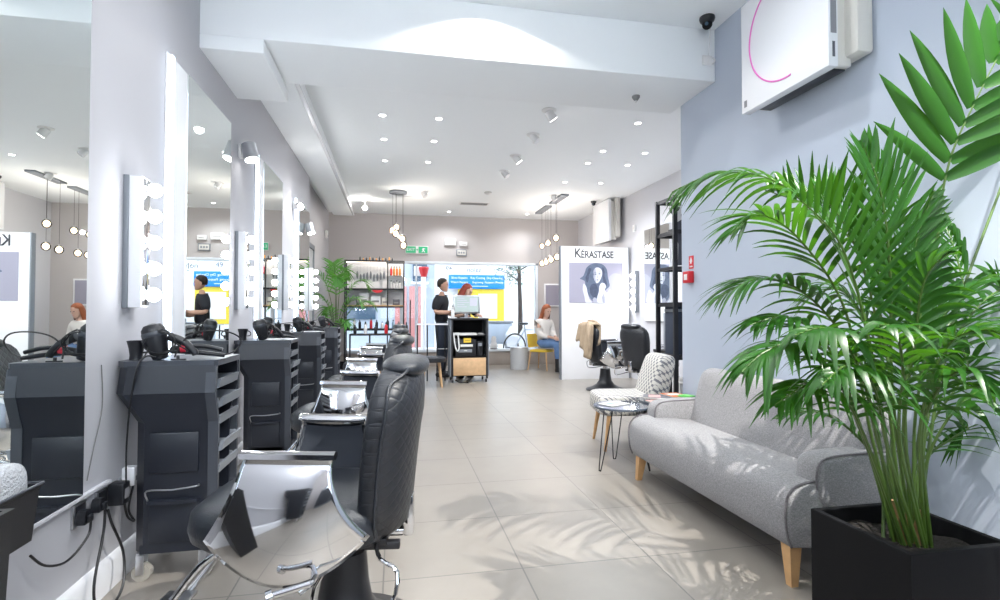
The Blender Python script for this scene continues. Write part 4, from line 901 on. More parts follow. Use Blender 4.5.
for i in range(10):
    x = SX+.07+.095*i; h = .12+.06*((i*5) % 3)/2; m = ['black_plastic', 'white_plastic', 'black_plastic', 'cream_plastic', 'red', 'black_plastic', 'white_plastic', 'black_plastic', 'paper_blue', 'black_plastic'][i]
    bottle((x, SY+.08+.04*(i % 2), .8425), h, .024, m, {'red': 'single red bottle on the lowest board of display shelf', 'cream_plastic': 'single cream bottle on the lowest board of display shelf', 'paper_blue': 'single blue bottle on the lowest board of display shelf', 'white_plastic': 'white bottle on the lowest board of display shelf', 'black_plastic': 'black bottle on the lowest board of display shelf'}[m], {'black_plastic': 'black bottles on the lowest board', 'white_plastic': 'white bottles on the lowest board'}.get(m))
for i in range(11): bottle((SX+.26+.055*i, SY+.05, 2.033), .05+.02*(i % 3 == 0), .012, 'amber' if i % 2 else 'black_plastic', 'tiny '+('amber' if i % 2 else 'black')+' bottle in the row on top of the display shelf', ('amber' if i % 2 else 'black')+' miniatures on top of the shelf')
# console table before the shelf
t = thing('console_table', 'narrow black console table before the display shelf', 'table', (-.70, 8.55, 0))
MB().box(0, .95, 0, .30, .76, .785, .003).build('table_top', 'black_metal', t)
for x in (0, .30, .62, .92):
    MB().box(x, x+.025, .01, .03, 0, .76).build('leg', 'black_metal', t)
MB().box(0, .945, .01, .03, .30, .32).build('rail', 'black_metal', t)
for i in range(6):
    m = ['black_plastic', 'white_plastic', 'black_plastic', 'red', 'white_gloss', 'black_plastic'][i]
    bottle((-.62+.16*i, 8.68, .7855), .14+.04*(i % 2), .026, m, ['black tall bottle at the left end', 'white bottle second from left', 'black bottle third from left', 'red bottle', 'glossy white bottle', 'black bottle at right end'][i]+' on the narrow console table', None)

# ------------------------------------------------------------------ pendants
def globe_lamp(label, canopy, drops, loc, rect=None):
    t = thing('pendant_lamp', label, 'pendant lamp', loc)
    if rect: MB().box(-rect[0]/2, rect[0]/2, -rect[1]/2, rect[1]/2, -.03, 0, .004).build('canopy', 'grey_metal', t)
    else: MB().lathe([(canopy, 0), (canopy, -.03), (canopy*.97, -.034)], n=40).build('canopy', 'grey_metal', t)
    for dx, dy, z in drops:
        MB().cyl((dx, dy, -.03), (dx, dy, z+.07), .0022, n=6).build('cord', 'black_metal', t)
        g = MB().ball((dx, dy, z), (.062, .062, .068), 20, 14).build('globe', 'globe_glass', t)
        MB().cyl((dx, dy, z+.055), (dx, dy, z+.08), .014, n=12).build('socket', 'satin_chrome', g)
        MB().ball((dx, dy, z), .044, 14, 10).build('glowing_core', 'globe_core', g)
globe_lamp('round canopy pendant with a cluster of glass globes near the display shelf', .15, [(-.09, 0, -.66), (-.03, .05, -.60), (-.04, -.07, -.72), (.07, -.02, -.80), (.09, .05, -.90)], (.045, 9.05, ZC))
def px_drop(px, py, Y, loc): q_ = at(px, py, 'Y', Y); return (q_.x-loc[0], Y-loc[1], q_.z-loc[2])
l1 = (2.86, 10.05, ZC); l2 = (2.86, 9.05, ZC)
globe_lamp('farther rectangular canopy pendant with glass globes near the window', 0, [px_drop(542, 246, 10.3, l1), px_drop(542, 263.4, 10.2, l1), px_drop(546, 262, 9.9, l1), px_drop(548, 243, 9.8, l1)], l1, (.14, .75))
globe_lamp('nearer rectangular canopy pendant with glass globes by the poster panel', 0, [px_drop(556, 238, 8.9, l2), px_drop(551, 259.5, 9.2, l2), px_drop(557, 257, 8.95, l2)], l2, (.14, .75))

# ------------------------------------------------------------------ ceiling fittings
DL = [(382.5, 115, 'front of the left column of three'), (384, 139, 'middle of the left column of three'), (385, 160.5, 'back of the left column of three'),
      (439, 118.5, 'front of the second column of three'), (434, 141, 'middle of the second column of three'), (428, 162, 'back of the second column of three'),
      (638, 123, 'closest to the beam on the right'), (603, 151, 'second row on the right, inner one'), (645, 153, 'second row on the right, outer one'),
      (588, 163, 'third row on the right, inner one'), (627.5, 165, 'third row on the right, outer one'), (565, 182, 'fourth row on the right, inner one'), (600.6, 183, 'fourth row on the right, outer one'),
      (449, 211.5, 'left one of two close to the window wall'), (527, 214, 'right one of two close to the window wall')]
LIGHTS = []
for px, py, nm in DL:
    q = at(px, py, 'Z', ZC)
    t = thing('downlight', 'small round recessed ceiling downlight, '+nm, 'downlight', (q.x, q.y, ZC), 0, 'recessed ceiling downlights')
    MB().lathe([(.045, 0), (.045, -.004), (.036, -.006), (.034, -.003)], n=24).build('trim_ring', 'white_gloss', t); MB().cyl((0, 0, -.001), (0, 0, -.005), .032, n=24).build('lens', 'lamp_face', t)
    LIGHTS.append((q.x, q.y))
SPT = [(549, 110, 'closest to the beam', (.05, .02), 1), (533, 134.5, 'second from the beam', (.04, -.03), 0), (515.5, 155.5, 'third from the beam', (.05, .0), 1), (504, 171, 'fourth from the beam', (.04, -.03), 0), (423.5, 191.6, 'beside the round pendant', (.03, -.03), 0), (553, 195.5, 'behind the rectangular pendants', (.03, -.02), 0)]
for px, py, nm, (tx, ty), on in SPT:
    q = at(px, py, 'Z', ZC)
    t = thing('ceiling_spotlight', 'white adjustable ceiling spotlight, '+nm, 'spotlight', (q.x, q.y, ZC))
    MB().lathe([(.075, 0), (.075, -.008), (.06, -.012)], n=28).build('mounting_ring', 'white_plastic', t)
    h = MB().cyl((-.01, 0, -.01), (tx, ty, -.085), .042, .048, 22).build('lamp_head', 'white_plastic', t)
    n_ = (Vector((tx, ty, -.085))-Vector((-.01, 0, -.01))).normalized(); e_ = Vector((tx, ty, -.085))
    MB().cyl(e_-n_*.004, e_+n_*.003, .040, n=22).build('lens', 'lamp_face' if on else 'white_gloss', h)
q = at(365, 208, 'Y', 9.9)
t = thing('ceiling_spotlight', 'glaring ceiling spotlight pointed at the camera beside the bulkhead end', 'spotlight', (q.x, 9.9, ZC))
MB().lathe([(.06, 0), (.06, -.012)], n=24).build('mounting_ring', 'white_plastic', t); MB().cyl((0, 0, -.01), (0, 0, q.z-ZC+.03), .010, n=10).build('stem', 'white_plastic', t)
h = MB().cyl((0, .08, q.z-ZC+.02), (0, -.01, q.z-ZC), .035, .045, 20).build('lamp_head', 'white_plastic', t); MB().ball((0, -.02, q.z-ZC), .032).build('lens', 'star_lamp', h)
q = at(474, 203.5, 'Z', ZC)
t = thing('ceiling_vent', 'flat slotted ceiling vent between the pendants', 'vent', (q.x, q.y, ZC))
MB().box(-.28, .28, -.11, .11, -.008, 0, .002).build('frame', 'white_plastic', t)
for i in range(5): MB().box(-.25, .25, -.085+.038*i, -.07+.038*i, -.012, -.008).build('slat', 'cable_grey', t)
q = at(488, 192, 'Z', ZC)
t = thing('smoke_detector', 'round white smoke detector on the ceiling past the spotlights', 'smoke detector', (q.x, q.y, ZC))
MB().lathe([(.06, 0), (.06, -.02), (.045, -.035), (.02, -.045)]).build('body', 'white_plastic', t); MB().lathe([(.062, -.012), (.064, -.014), (.062, -.018)]).build('vent_ring', 'cable_grey', t)
q = at(636, 96, 'Z', 2.785)
t = thing('smoke_detector', 'small sensor on the underside of the near beam', 'smoke detector', (q.x, q.y, 2.785))
MB().lathe([(.03, 0), (.03, -.012), (.018, -.03), (.008, -.04)]).build('body', 'cable_grey', t); MB().ball((0, 0, -.04), .010, 10, 8).build('tip', 'white_plastic', t)

# fittings on the back wall
t = thing('exit_sign', 'green emergency exit sign on the wall above the window', 'sign', (.345, YB, 2.35))
MB().box(-.14, .33, -.035, 0, 0, .16, .003).build('casing', 'white_plastic', t)
MB().box(-.13, .075, -.040, -.035, .012, .148).build('left_panel', 'green_sign', t); MB().box(.13, .32, -.040, -.035, .012, .148).build('right_panel', 'green_sign', t)
text('exit_lettering', 'EXIT', .085, 'white_gloss', t, (-.03, -.042, .08), (PI/2, 0, 0), .001)
MB().prism([(.085, .07), (.105, .07), (.105, .055), (.125, .08), (.105, .105), (.105, .09), (.085, .09)], 'y', -.0385, -.035).build('arrow', 'green_sign', t)
MB().prism([(.19, .03), (.21, .03), (.225, .06), (.25, .03), (.27, .03), (.24, .075), (.245, .10), (.27, .09), (.27, .105), (.235, .12), (.205, .10), (.20, .08), (.22, .085), (.215, .065)], 'y', -.0425, -.040).build('running_figure', 'white_gloss', t)
for x, z, w_, h, lb in ((1.02, 2.54, .24, .13, 'larger white box on the wall above the window'), (1.33, 2.53, .17, .09, 'smaller white box on the wall above the window')):
    t = thing('wall_box', lb, 'box', (x, YB, z)); MB().box(0, w_, -.06, 0, 0, h, .008).build('casing', 'white_plastic', t); MB().box(w_*.2, w_*.8, -.062, -.06, h*.35, h*.45).build('groove', 'cable_grey', t)
t = thing('control_panel', 'small dark framed control panel under the white wall boxes', 'panel', (1.27, YB, 2.32))
MB().box(0, .22, -.03, 0, 0, .14, .004).build('frame', 'grey_metal', t); MB().box(.02, .20, -.033, -.03, .02, .12).build('display', 'cream_plastic', t)
for i in range(3): MB().box(.04+.05*i, .075+.05*i, -.036, -.033, .05, .09).build('key', 'grey_metal', t)
t = thing('wall_socket_box', 'small white socket on the far right wall above the panel', 'socket', (XF, 8.35, 2.55)); MB().box(-.03, 0, -.04, .04, -.06, .06, .006).build('casing', 'white_plastic', t)
MB().box(-.033, -.03, -.015, .015, -.02, .02).build('switch', 'cream_plastic', t)

# ------------------------------------------------------------------ far corner: drum stool, yellow chair
t = thing('drum_stool', 'crinkled silver drum stool against the window ledge', 'stool', (2.42, 10.28, 0))
MB().loft([[((.17+.007*math.sin(k*2.3+z*40))*math.cos(2*PI*k/40), (.17+.007*math.cos(k*3.1+z*31))*math.sin(2*PI*k/40), z) for k in range(40)] for z in [.0+.42*i/10 for i in range(11)]]).build('drum', 'bubble', t)
MB().lathe([(.172, .41), (.178, .42), (.17, .435), (.02, .44)], n=36).build('rim', 'satin_chrome', t)
t = thing('dining_chair', 'yellow chair with pale wooden legs under the seated woman', 'chair', (2.84, 10.05, 0), R(-45))
MB().pad((0, 0, .375), (.21, .21, .025), .4).build('seat', 'yellow', t)
MB().loft([[(-.19-.03*i/4+dx, -.20+.40*k/8, .44+.26*i/4) for k in range(9)]+[(-.21-.03*i/4+dx, .20-.40*k/8, .44+.26*i/4) for k in range(9)] for i, dx in zip(range(5), (0, 0, 0, 0, 0))]).build('backrest', 'yellow', t)
for x, y in ((.17, .17), (.17, -.17), (-.17, .17), (-.17, -.17)): MB().cyl((x, y, .36), (x*1.25, y*1.2, 0), .018, .012, 10).build('leg', 'wood_light', t)
t = thing('wall_picture', 'small purple framed picture on wall above the seated woman', 'picture', (3.40, YB, 1.25)); MB().box(-.2, .2, -.03, 0, 0, .5, .004).build('frame', 'white_gloss', t); MB().box(-.17, .17, -.033, -.03, .03, .47).build('print', 'pic_bg', t)

# ------------------------------------------------------------------ people
def skin(name, chains, m, parent, sub=2, root=0):
    """chains: list of (points, radii); first point of later chains joins the nearest existing vertex when equal"""
    vs, rad, ed, key = [], [], [], {}
    for pts, rs in chains:
        prev = None
        for p_, r_ in zip(pts, rs):
            k = tuple(round(c_, 4) for c_ in p_)
            if k not in key: key[k] = len(vs); vs.append(p_); rad.append(r_)
            i = key[k]
            if prev is not None and prev != i: ed.append((prev, i))
            prev = i
    me = bpy.data.meshes.new(name); me.from_pydata(vs, ed, []); o = bpy.data.objects.new(name, me); COL.objects.link(o)
    me.materials.append(MATS[m])
    md = o.modifiers.new('skin', 'SKIN'); md.use_smooth_shade = True
    for i, r_ in enumerate(rad):
        sv = me.skin_vertices[0].data[i]; rr_ = r_ if isinstance(r_, tuple) else (r_, r_); sv.radius = rr_; sv.use_root = (i == root)
    s_ = o.modifiers.new('smooth', 'SUBSURF'); s_.levels = sub; s_.render_levels = sub
    o.parent = parent; return o
def fingers(wr, d, side, curl, s=1.0):
    """palm + five finger chains from the wrist; d forward, side thumb side, curl down"""
    wr, d, side, curl = Vector(wr), Vector(d).normalized(), Vector(side).normalized(), Vector(curl).normalized()
    palm = wr+d*.045*s; out = [([tuple(wr), tuple(palm)], [.022*s, .026*s])]
    for k, (o_, l_) in enumerate(((.028, .062), (.010, .072), (-.009, .066), (-.026, .052))):
        b_ = wr+d*.080*s+side*o_*s; out.append(([tuple(palm), tuple(b_), tuple(b_+d*l_*.5*s+curl*.008*s), tuple(b_+d*l_*.85*s+curl*.03*s)], [.026*s, .010*s, .009*s, .007*s]))
    tb = wr+d*.03*s+side*.03*s; out.append(([tuple(palm), tuple(tb), tuple(tb+(d*.6+side*.5)*.035*s), tuple(tb+(d+side*.35)*.06*s+curl*.01*s)], [.026*s, .012*s, .010*s, .008*s]))
    return out
def head(parent_skin_mat, parent, c_, f, hair_m, long_=0, bun=False, s=1.0, tilt=0):
    """c_: head centre, f: facing direction (unit, horizontal)"""
    f = Vector(f).normalized(); ang = math.atan2(f.y, f.x); M = Matrix.Translation(c_) @ Matrix.Rotation(ang, 4, 'Z') @ Matrix.Rotation(tilt, 4, 'Y') @ Matrix.Scale(s, 4)
    h = MB(); rings = []
    prof = [(-.115, .020, .022, .050), (-.105, .040, .036, .040), (-.08, .062, .050, .022), (-.04, .078, .064, .006), (0, .090, .072, .0), (.04, .095, .076, -.004), (.08, .080, .066, -.006), (.105, .050, .042, -.008), (.118, .015, .012, -.008)]
    h.loft([[(x0+rx*math.cos(2*PI*k/24), ry*math.sin(2*PI*k/24), z) for k in range(24)] for z, rx, ry, x0 in prof], M=M)
    h.loft([[(.088+.004, -.008, .015), (.088, .008, .015), (.086, 0, .022)], [(.112, -.012, -.022), (.112, .012, -.022), (.105, 0, -.028)]], M=M)
    for sg in (-1, 1): h.ball((-.005, sg*.074, -.004), (.018, .008, .03), 10, 8, M=M)
    hd = h.build('head', parent_skin_mat, parent, ang=80)
    for sg in (-1, 1): MB().ball((.083, sg*.030, .012), (.008, .013, .007), 8, 6, M=M).build('eye', 'ink', hd)
    MB().ball((.088, 0, -.055), (.008, .024, .007), 8, 6, M=M).build('mouth', 'paper_pink', hd)
    hb = MB(); hb.loft([[(x0+rx*math.cos(2*PI*k/24), ry*math.sin(2*PI*k/24), z) for k in range(24)] for z, rx, ry, x0 in [(-.03 if not long_ else -.03, .060, .074, -.040), (.02, .080, .084, -.028), (.06, .092, .086, -.016), (.10, .078, .068, -.012), (.13, .035, .030, -.012)]], M=M)
    if long_:
        def lk(u, v):
            a = PI*(.30+1.40*u); w_ = 1+.22*v; return (-.02+.085*math.cos(a)*w_-.02*v, .088*math.sin(a)*w_*1.05, .06-v*long_+.006*math.sin(u*40))
        hb.grid(lk, 30, 10, M=M)
        def lk2(u, v):
            a = PI*(.30+1.40*u); w_ = .82+.1*v; return (-.02+.085*math.cos(a)*w_-.02*v, .088*math.sin(a)*w_, .06-v*long_)
        hb.grid(lk2, 20, 6, M=M)
    hb.build('hair', hair_m, hd, ang=80)
    return hd
def scaled(ch, k): return [(p_, [(a*k, b*k) if False else r_*k for r_ in rs]) if not isinstance(rs[0], tuple) else (p_, [(r_[0]*k, r_[1]*k) for r_ in rs]) for p_, rs in ch]
# standing person in black, arms folded, facing right
t = thing('person', 'standing person in black t-shirt and trousers with folded arms by the window', 'person', (.80, 9.35, 0), R(-25))
pel = (0, 0, .93); ch_ = (0.0, 0, 1.25); nk = (.0, 0, 1.42); hdp = (.02, 0, 1.50)
legsL = [[pel, (.01, .085, .87), (.02, .10, .50), (-.01, .10, .10)], [.07, .06, .045, .035]]; legsR = [[pel, (.01, -.085, .87), (.03, -.10, .50), (.02, -.11, .10)], [.07, .06, .045, .035]]
armL = [[(0, 0, 1.32), (0, .15, 1.34), (-.03, .235, 1.13), (.17, .20, 1.07), (.25, .07, 1.10)], [.06, .04, .046, .038, .028]]
armR = [[(0, 0, 1.32), (0, -.15, 1.34), (-.03, -.235, 1.13), (.19, -.19, 1.12), (.27, -.02, 1.15)], [.06, .04, .046, .038, .028]]
body = [([pel, (0, 0, 1.08), ch_, (0, 0, 1.32), nk, hdp], [.07, .07, .08, .06, .052, .05])]
def tup(c__): return [(p_, [r_ if isinstance(r_, tuple) else (r_, r_) for r_ in rs]) for p_, rs in c__]
skin('body', tup(body+[tuple(legsL), tuple(legsR), tuple(armL), tuple(armR)]+fingers(armL[0][-1], (.1, -1, .1), (0, .2, 1), (1, 0, 0))+fingers(armR[0][-1], (-.05, 1, .0), (0, 0, 1), (1, 0, 0))), 'skin', t)
skin('shirt', tup([([(0, 0, .90), (0, 0, 1.08), ch_, (0, 0, 1.34), (0, 0, 1.40)], [(.135, .15), (.12, .145), (.13, .16), (.11, .12), .065]), ([(0, 0, 1.34), (0, .15, 1.355), (-.02, .21, 1.24), (-.03, .235, 1.15)], [(.11, .12), .095, .08, .07]), ([(0, 0, 1.34), (0, -.15, 1.355), (-.02, -.21, 1.24), (-.03, -.235, 1.15)], [(.11, .12), .095, .08, .07])]), 'cloth_black', t)
skin('trousers', tup([([(0, 0, .98), pel, (.01, .085, .84), (.02, .10, .50), (-.01, .10, .08)], [(.125, .135), (.135, .14), .10, .075, .06]), ([pel, (.01, -.085, .84), (.03, -.10, .50), (.02, -.11, .08)], [(.135, .14), .10, .075, .06])]), 'cloth_navy', t)
for y, x in ((.10, -.01), (-.11, .02)): MB().pad((x+.05, y, .045), (.13, .045, .045), .6).build('shoe', 'black_plastic', t)
head('skin', t, Vector((.03, 0, 1.60)), (1, .1, 0), 'hair_dark')
# person with red hair behind the monitor
t = thing('person', 'person with short red hair in dark top standing behind the monitor', 'person', (1.17, 9.15, 0), R(-70))
pel = (0, 0, .90); ch_ = (0.02, 0, 1.18); nk = (.07, 0, 1.36)
L1 = ([pel, (.01, .08, .84), (.02, .09, .48), (-.01, .09, .10)], [.07, .055, .04, .035]); L2 = ([pel, (.01, -.08, .84), (.03, -.09, .48), (.02, -.10, .10)], [.07, .055, .04, .035])
A1 = ([(.04, 0, 1.28), (.03, .15, 1.28), (.06, .20, 1.06), (.25, .15, 1.08)], [.055, .036, .032, .026]); A2 = ([(.04, 0, 1.28), (.03, -.15, 1.28), (.06, -.20, 1.06), (.25, -.13, 1.08)], [.055, .036, .032, .026])
skin('body', tup([([pel, (0, 0, 1.04), ch_, (.04, 0, 1.28), nk, (.10, 0, 1.42)], [.07, .065, .075, .055, .045, .045]), L1, L2, A1, A2]+fingers(A1[0][-1], (1, -.1, -.1), (0, -1, 0), (0, 0, -1))+fingers(A2[0][-1], (1, .1, -.1), (0, 1, 0), (0, 0, -1))), 'skin_b', t)
skin('top', tup([([(0, 0, .88), (0, 0, 1.04), ch_, (.04, 0, 1.28), (.06, 0, 1.33)], [(.135, .145), (.115, .13), (.125, .145), (.10, .11), .06]), ([(.04, 0, 1.28), (.03, .15, 1.28), (.06, .20, 1.06)], [(.10, .11), .085, .07]), ([(.04, 0, 1.28), (.03, -.15, 1.28), (.06, -.20, 1.06)], [(.10, .11), .085, .07])]), 'cloth_black', t)
skin('trousers', tup([([(0, 0, .95), pel, (.01, .08, .82), (.02, .09, .48), (-.01, .09, .08)], [(.12, .13), (.13, .135), .095, .068, .055]), ([pel, (.01, -.08, .82), (.03, -.09, .48), (.02, -.10, .08)], [(.13, .135), .095, .068, .055])]), 'cloth_black', t)
for y in (.09, -.10): MB().pad((.05, y, .04), (.12, .042, .04), .6).build('shoe', 'black_plastic', t)
head('skin_b', t, Vector((.12, 0, 1.49)), (1, .7, 0), 'hair_red', long_=.17, tilt=.35)
# seated person by the window
t = thing('person', 'seated person with long auburn hair, white jumper, blue jeans and black boots', 'person', (2.86, 10.05, 0), R(-62))
pel = (0, 0, .50)
L1 = ([pel, (.06, .085, .52), (.42, .09, .50), (.42, .09, .12)], [.07, .055, .04, .035]); L2 = ([pel, (.06, -.085, .52), (.44, -.07, .51), (.46, -.07, .12)], [.07, .055, .04, .035])
A1 = ([(.03, 0, .93), (.03, .15, .93), (.06, .19, .70), (.27, .07, .64)], [.055, .036, .032, .026]); A2 = ([(.03, 0, .93), (.03, -.15, .93), (.06, -.19, .70), (.28, -.06, .64)], [.055, .036, .032, .026])
skin('body', tup([([pel, (0, 0, .68), (.01, 0, .83), (.03, 0, .93), (.05, 0, 1.02), (.07, 0, 1.08)], [.07, .065, .075, .055, .045, .045]), L1, L2, A1, A2]+fingers(A1[0][-1], (1, -.4, -.2), (0, -1, .3), (0, 0, -1))+fingers(A2[0][-1], (1, .4, -.2), (0, 1, .3), (0, 0, -1))), 'skin_b', t)
skin('jumper', tup([([(0, 0, .53), (0, 0, .68), (.01, 0, .83), (.03, 0, .93), (.045, 0, .99)], [(.14, .155), (.125, .14), (.13, .15), (.10, .11), .06]), ([(.03, 0, .93), (.03, .15, .93), (.06, .19, .70), (.23, .09, .645)], [(.10, .11), .085, .07, .045]), ([(.03, 0, .93), (.03, -.15, .93), (.06, -.19, .70), (.23, -.085, .645)], [(.10, .11), .085, .07, .045])]), 'cloth_white', t)
skin('jeans', tup([([(-.02, 0, .58), pel, (.06, .085, .52), (.42, .09, .50), (.42, .09, .22)], [(.12, .14), (.125, .145), .10, .072, .055]), ([pel, (.06, -.085, .52), (.44, -.07, .51), (.46, -.07, .22)], [(.125, .145), .10, .072, .055])]), 'denim', t)
for x, y in ((.42, .09), (.46, -.07)):
    MB().loft([[(x+dx+rx*math.cos(2*PI*k/20), y+ry*math.sin(2*PI*k/20), z) for k in range(20)] for z, rx, ry, dx in ((0, .12, .042, .05), (.03, .12, .044, .05), (.07, .09, .042, .03), (.11, .055, .045, .0), (.25, .055, .055, 0))]).build('boot', 'black_plastic', t)
head('skin_b', t, Vector((.09, 0, 1.15)), (1, -.1, 0), 'hair_auburn', long_=.30, tilt=.3)

# ------------------------------------------------------------------ small trolley corner at bottom left
t = thing('waste_bin', 'black bin with a dark rim at the bottom left corner under the mirror', 'bin', (-1.12, 1.06, 0))
q = MB(); q.loft([[(x, y, z) for x, y in ((0+g, 0+g), (.225-g, 0+g), (.225-g, .42-g), (0+g, .42-g))] for z, g in ((0, .02), (.64, .0), (.66, -.004), (.66, .012), (.60, .014), (.1, .03))]); q.build('body', 'black_plastic', t, ang=25)
MB().cyl((.223, .34, .58), (.236, .34, .58), .012).build('button', 'satin_chrome', t)
t = thing('wall_tray', 'narrow black tray hung against the nearest mirror, holding bubble wrap', 'tray', (-1.128, 1.50, .452))
MB().loft([[(x, y, z) for x, y in ((0, 0+g), (.085-g, 0+g), (.085-g, .34-g), (0, .34-g))] for z, g in ((0, .012), (.15, .0), (.16, -.006), (.165, -.006), (.165, .006), (.02, .018))]).build('tray_body', 'black_plastic', t, ang=25)
MB().tube([(.0, -.004, .166), (.091, -.006, .166), (.091, .346, .166), (.0, .344, .166)], .004, 6).build('rim', 'trolley_grey', t)
t = thing('wrapped_packet', 'clear bubble wrap bundled in the narrow black tray by the mirror', 'packet', (-1.122, 1.50, .49))
MB().pad((.042, .17, .12), (.034, .15, .095), .55, n=36, m=18).build('bubble_wrap', 'bubble', t); MB().box(.02, .062, .06, .27, .04, .16, .01).build('contents', 'cable_grey', t)

# ------------------------------------------------------------------ outside the window
struct('ground', MB().box(-14, 22, YB+.25, 15.4, -.25, -.12), 'asphalt'); 
struct('pavement', MB().box(-14, 22, YB+.2, 12.7, -.14, -.02, .01).box(-14, 22, 15.4, 17.0, -.16, -.02, .01), 'pavement')
b = thing('building', 'white and blue rendered building across the street', 'building', (0, 17.12, 0))
MB().box(1.25, 9.5, 0, 4, -.02, 7).build('white_facade', 'render_white', b)
MB().box(-8, 1.25, .05, 4, -.02, 7).build('blue_facade', 'render_blue', b)
MB().box(.0, .36, -.0, .06, 0, 1.95).box(.44, .62, -.0, .06, 0, 1.95).box(.72, .95, 0, .06, 0, 1.95).build('brick_pier', 'brick_pink', b, smooth=False)
MB().box(.55, 1.0, -.02, .05, 2.1, 3.2).build('window', 'dark_glass', b); MB().box(.50, 1.05, -.04, .0, 2.02, 2.1).build('sill', 'render_white', b)
MB().box(-2.2, -.6, -.02, .05, .9, 2.3).build('window', 'dark_glass', b)
MB().box(-4.6, -3.0, -.02, .05, .9, 2.3).build('window', 'dark_glass', b)
sg_ = thing('shop_sign', 'bright blue shop sign listing repair services across the street', 'sign', (1.68, 16.9, 1.88))
MB().box(0, 1.80, -.10, .10, 0, .44, .01).build('board', 'sign_blue', sg_)
for i, (tx, x) in enumerate((('Shoe Repairs', .33), ('Key Cutting', .92), ('Dry Cleaning', 1.47))): text('lettering', tx, .098, 'sign_white', sg_, (x, -.104, .34), (PI/2, 0, 0), .003)
for i, (tx, x) in enumerate((('Watch Repairs', .33), ('Engraving', .92), ('Passport Photos', 1.45))): text('lettering', tx, .092, 'sign_white', sg_, (x, -.104, .20), (PI/2, 0, 0), .003)
MB().box(.5, 1.25, -.104, -.10, .07, .085).build('underline', 'sign_white', sg_)
b = thing('kiosk_front', 'yellow shopfront full of notices below the blue sign', 'shopfront', (1.68, 16.9, 0))
MB().box(.30, 1.80, .0, .08, .78, 1.87).build('surround', 'sign_yellow', b)
for x, z, w_, h in ((.40, 1.45, .20, .3), (.40, 1.05, .20, .3), (.66, 1.45, .22, .32), (.66, .95, .22, .38), (.95, .92, .62, .80)): MB().box(x, x+w_, -.012, 0, z, z+h).build('notice', 'paper' if w_ > .3 else 'yellow', b)
MB().box(.30, 1.75, -.02, .1, .0, .76).build('lower_front', 'render_white', b)
for i in range(14): pass
t = thing('street_bin', 'blue grey covered bin on the pavement across the street', 'bin', (2.95, 15.7, -.02))
MB().box(-.35, .50, -.25, .25, .20, .82, .05).build('body', 'render_blue', t); MB().box(-.37, .52, -.27, .27, .82, .88, .02).build('lid', 'grey_metal', t); MB().box(-.3, -.2, -.2, .2, 0, .2).box(.35, .45, -.2, .2, 0, .2).build('foot', 'grey_metal', t)
t = thing('street_post', 'white post with red sign head on the pavement outside', 'street sign', (.69, 13.2, -.14))
MB().cyl((0, 0, 0), (0, 0, 2.28), .065, n=20).build('post', 'white_gloss', t); MB().lathe([(.06, 0), (.10, .12), (.13, .24), (.12, .26)], c=(0, 0, 2.12)).build('head', 'red', t); MB().box(-.24, -.05, -.03, .03, 2.16, 2.40, .005).build('plate', 'paper', t)
t = thing('tree', 'slim street tree with sparse leaves on the right of window', 'tree', (3.22, 13.6, -.12))
MB().tube([(0, 0, 0), (.02, 0, 1.2), (-.01, 0, 2.4), (.03, 0, 4.2)], [.075, .06, .055, .03], 12, smooth=5).build('trunk', 'bark', t)
lf = MB(); rnd = random.Random(3); brs = []
for i in range(14):
    a = rnd.uniform(0, 2*PI); z = 1.9+.15*i; l = rnd.uniform(.4, .9); e = Vector((math.cos(a)*l, math.sin(a)*l, .35)); brs.append(((0, 0, z), e))
q = MB()
for b0, e in brs: q.tube([Vector(b0), Vector(b0)+e*.5+Vector((0, 0, .05)), Vector(b0)+e], [.022, .014, .006], 6)
q.build('branches', 'bark', t)
for i in range(900):
    b0, e = brs[i % 14]; c_ = Vector(b0)+e*rnd.uniform(.3, 1.1)+Vector([rnd.gauss(0, .12) for _ in range(3)]); u = Vector([rnd.gauss(0, 1) for _ in range(3)]).normalized()*.05; v = u.orthogonal().normalized()*.022
    lf._add([c_-u, c_+v, c_+u, c_-v], [(0, 1, 2, 3)])
lf.build('leaves', 'street_leaf', t, smooth=False)
def bike(loc, rz, label, m):
    t = thing('bicycle', label, 'bicycle', loc, rz)
    for x in (-.5, .5):
        MB().tube([(x+.32*math.cos(2*PI*k/28), 0, .33+.32*math.sin(2*PI*k/28)) for k in range(29)], .018, 8).build('wheel', 'black_plastic', t)
    q = MB(); q.tube([(-.5, 0, .33), (-.12, 0, .30), (.36, 0, .72), (-.2, 0, .74), (-.12, 0, .30)], .018, 8); q.tube([(-.5, 0, .33), (-.2, 0, .74), (-.22, 0, .86)], .014, 8); q.tube([(.5, 0, .33), (.36, 0, .72), (.32, 0, .95)], .016, 8)
    q.build('frame', m, t); MB().tube([(.30, -.25, .97), (.33, 0, .96), (.30, .25, .97)], .013, 8).build('handlebar', 'grey_metal', t); MB().pad((-.24, 0, .88), (.13, .06, .03), .6).build('saddle', 'black_plastic', t)
bike((3.15, 12.1, -.02), R(25), 'parked blue bicycle outside the window near the tree', 'render_blue')
t = thing('pedestrian', 'blurred pale car parked along the far kerb outside', 'car', (4.6, 14.3, -.12)) if False else None
t = thing('car', 'white car parked along the kerb behind the slim tree', 'car', (5.2, 14.3, -.12))
prof = [(-2.0, .25), (-2.05, .6), (-1.9, .85), (-1.2, .95), (-.75, 1.38), (.55, 1.42), (1.15, .98), (1.85, .85), (2.05, .6), (2.0, .25)]
MB().prism(prof, 'y', -.8, .8).build('body', 'white_gloss', t); MB().prism([(-1.08, .97), (-.7, 1.32), (.5, 1.35), (1.0, .97)], 'y', -.81, .81).build('windows', 'dark_glass', t)
for x in (-1.3, 1.3):
    for y in (-.75, .75): MB().cyl((x, y-.1, .31), (x, y+.1, .31), .31, n=24).build('wheel', 'black_plastic', t)
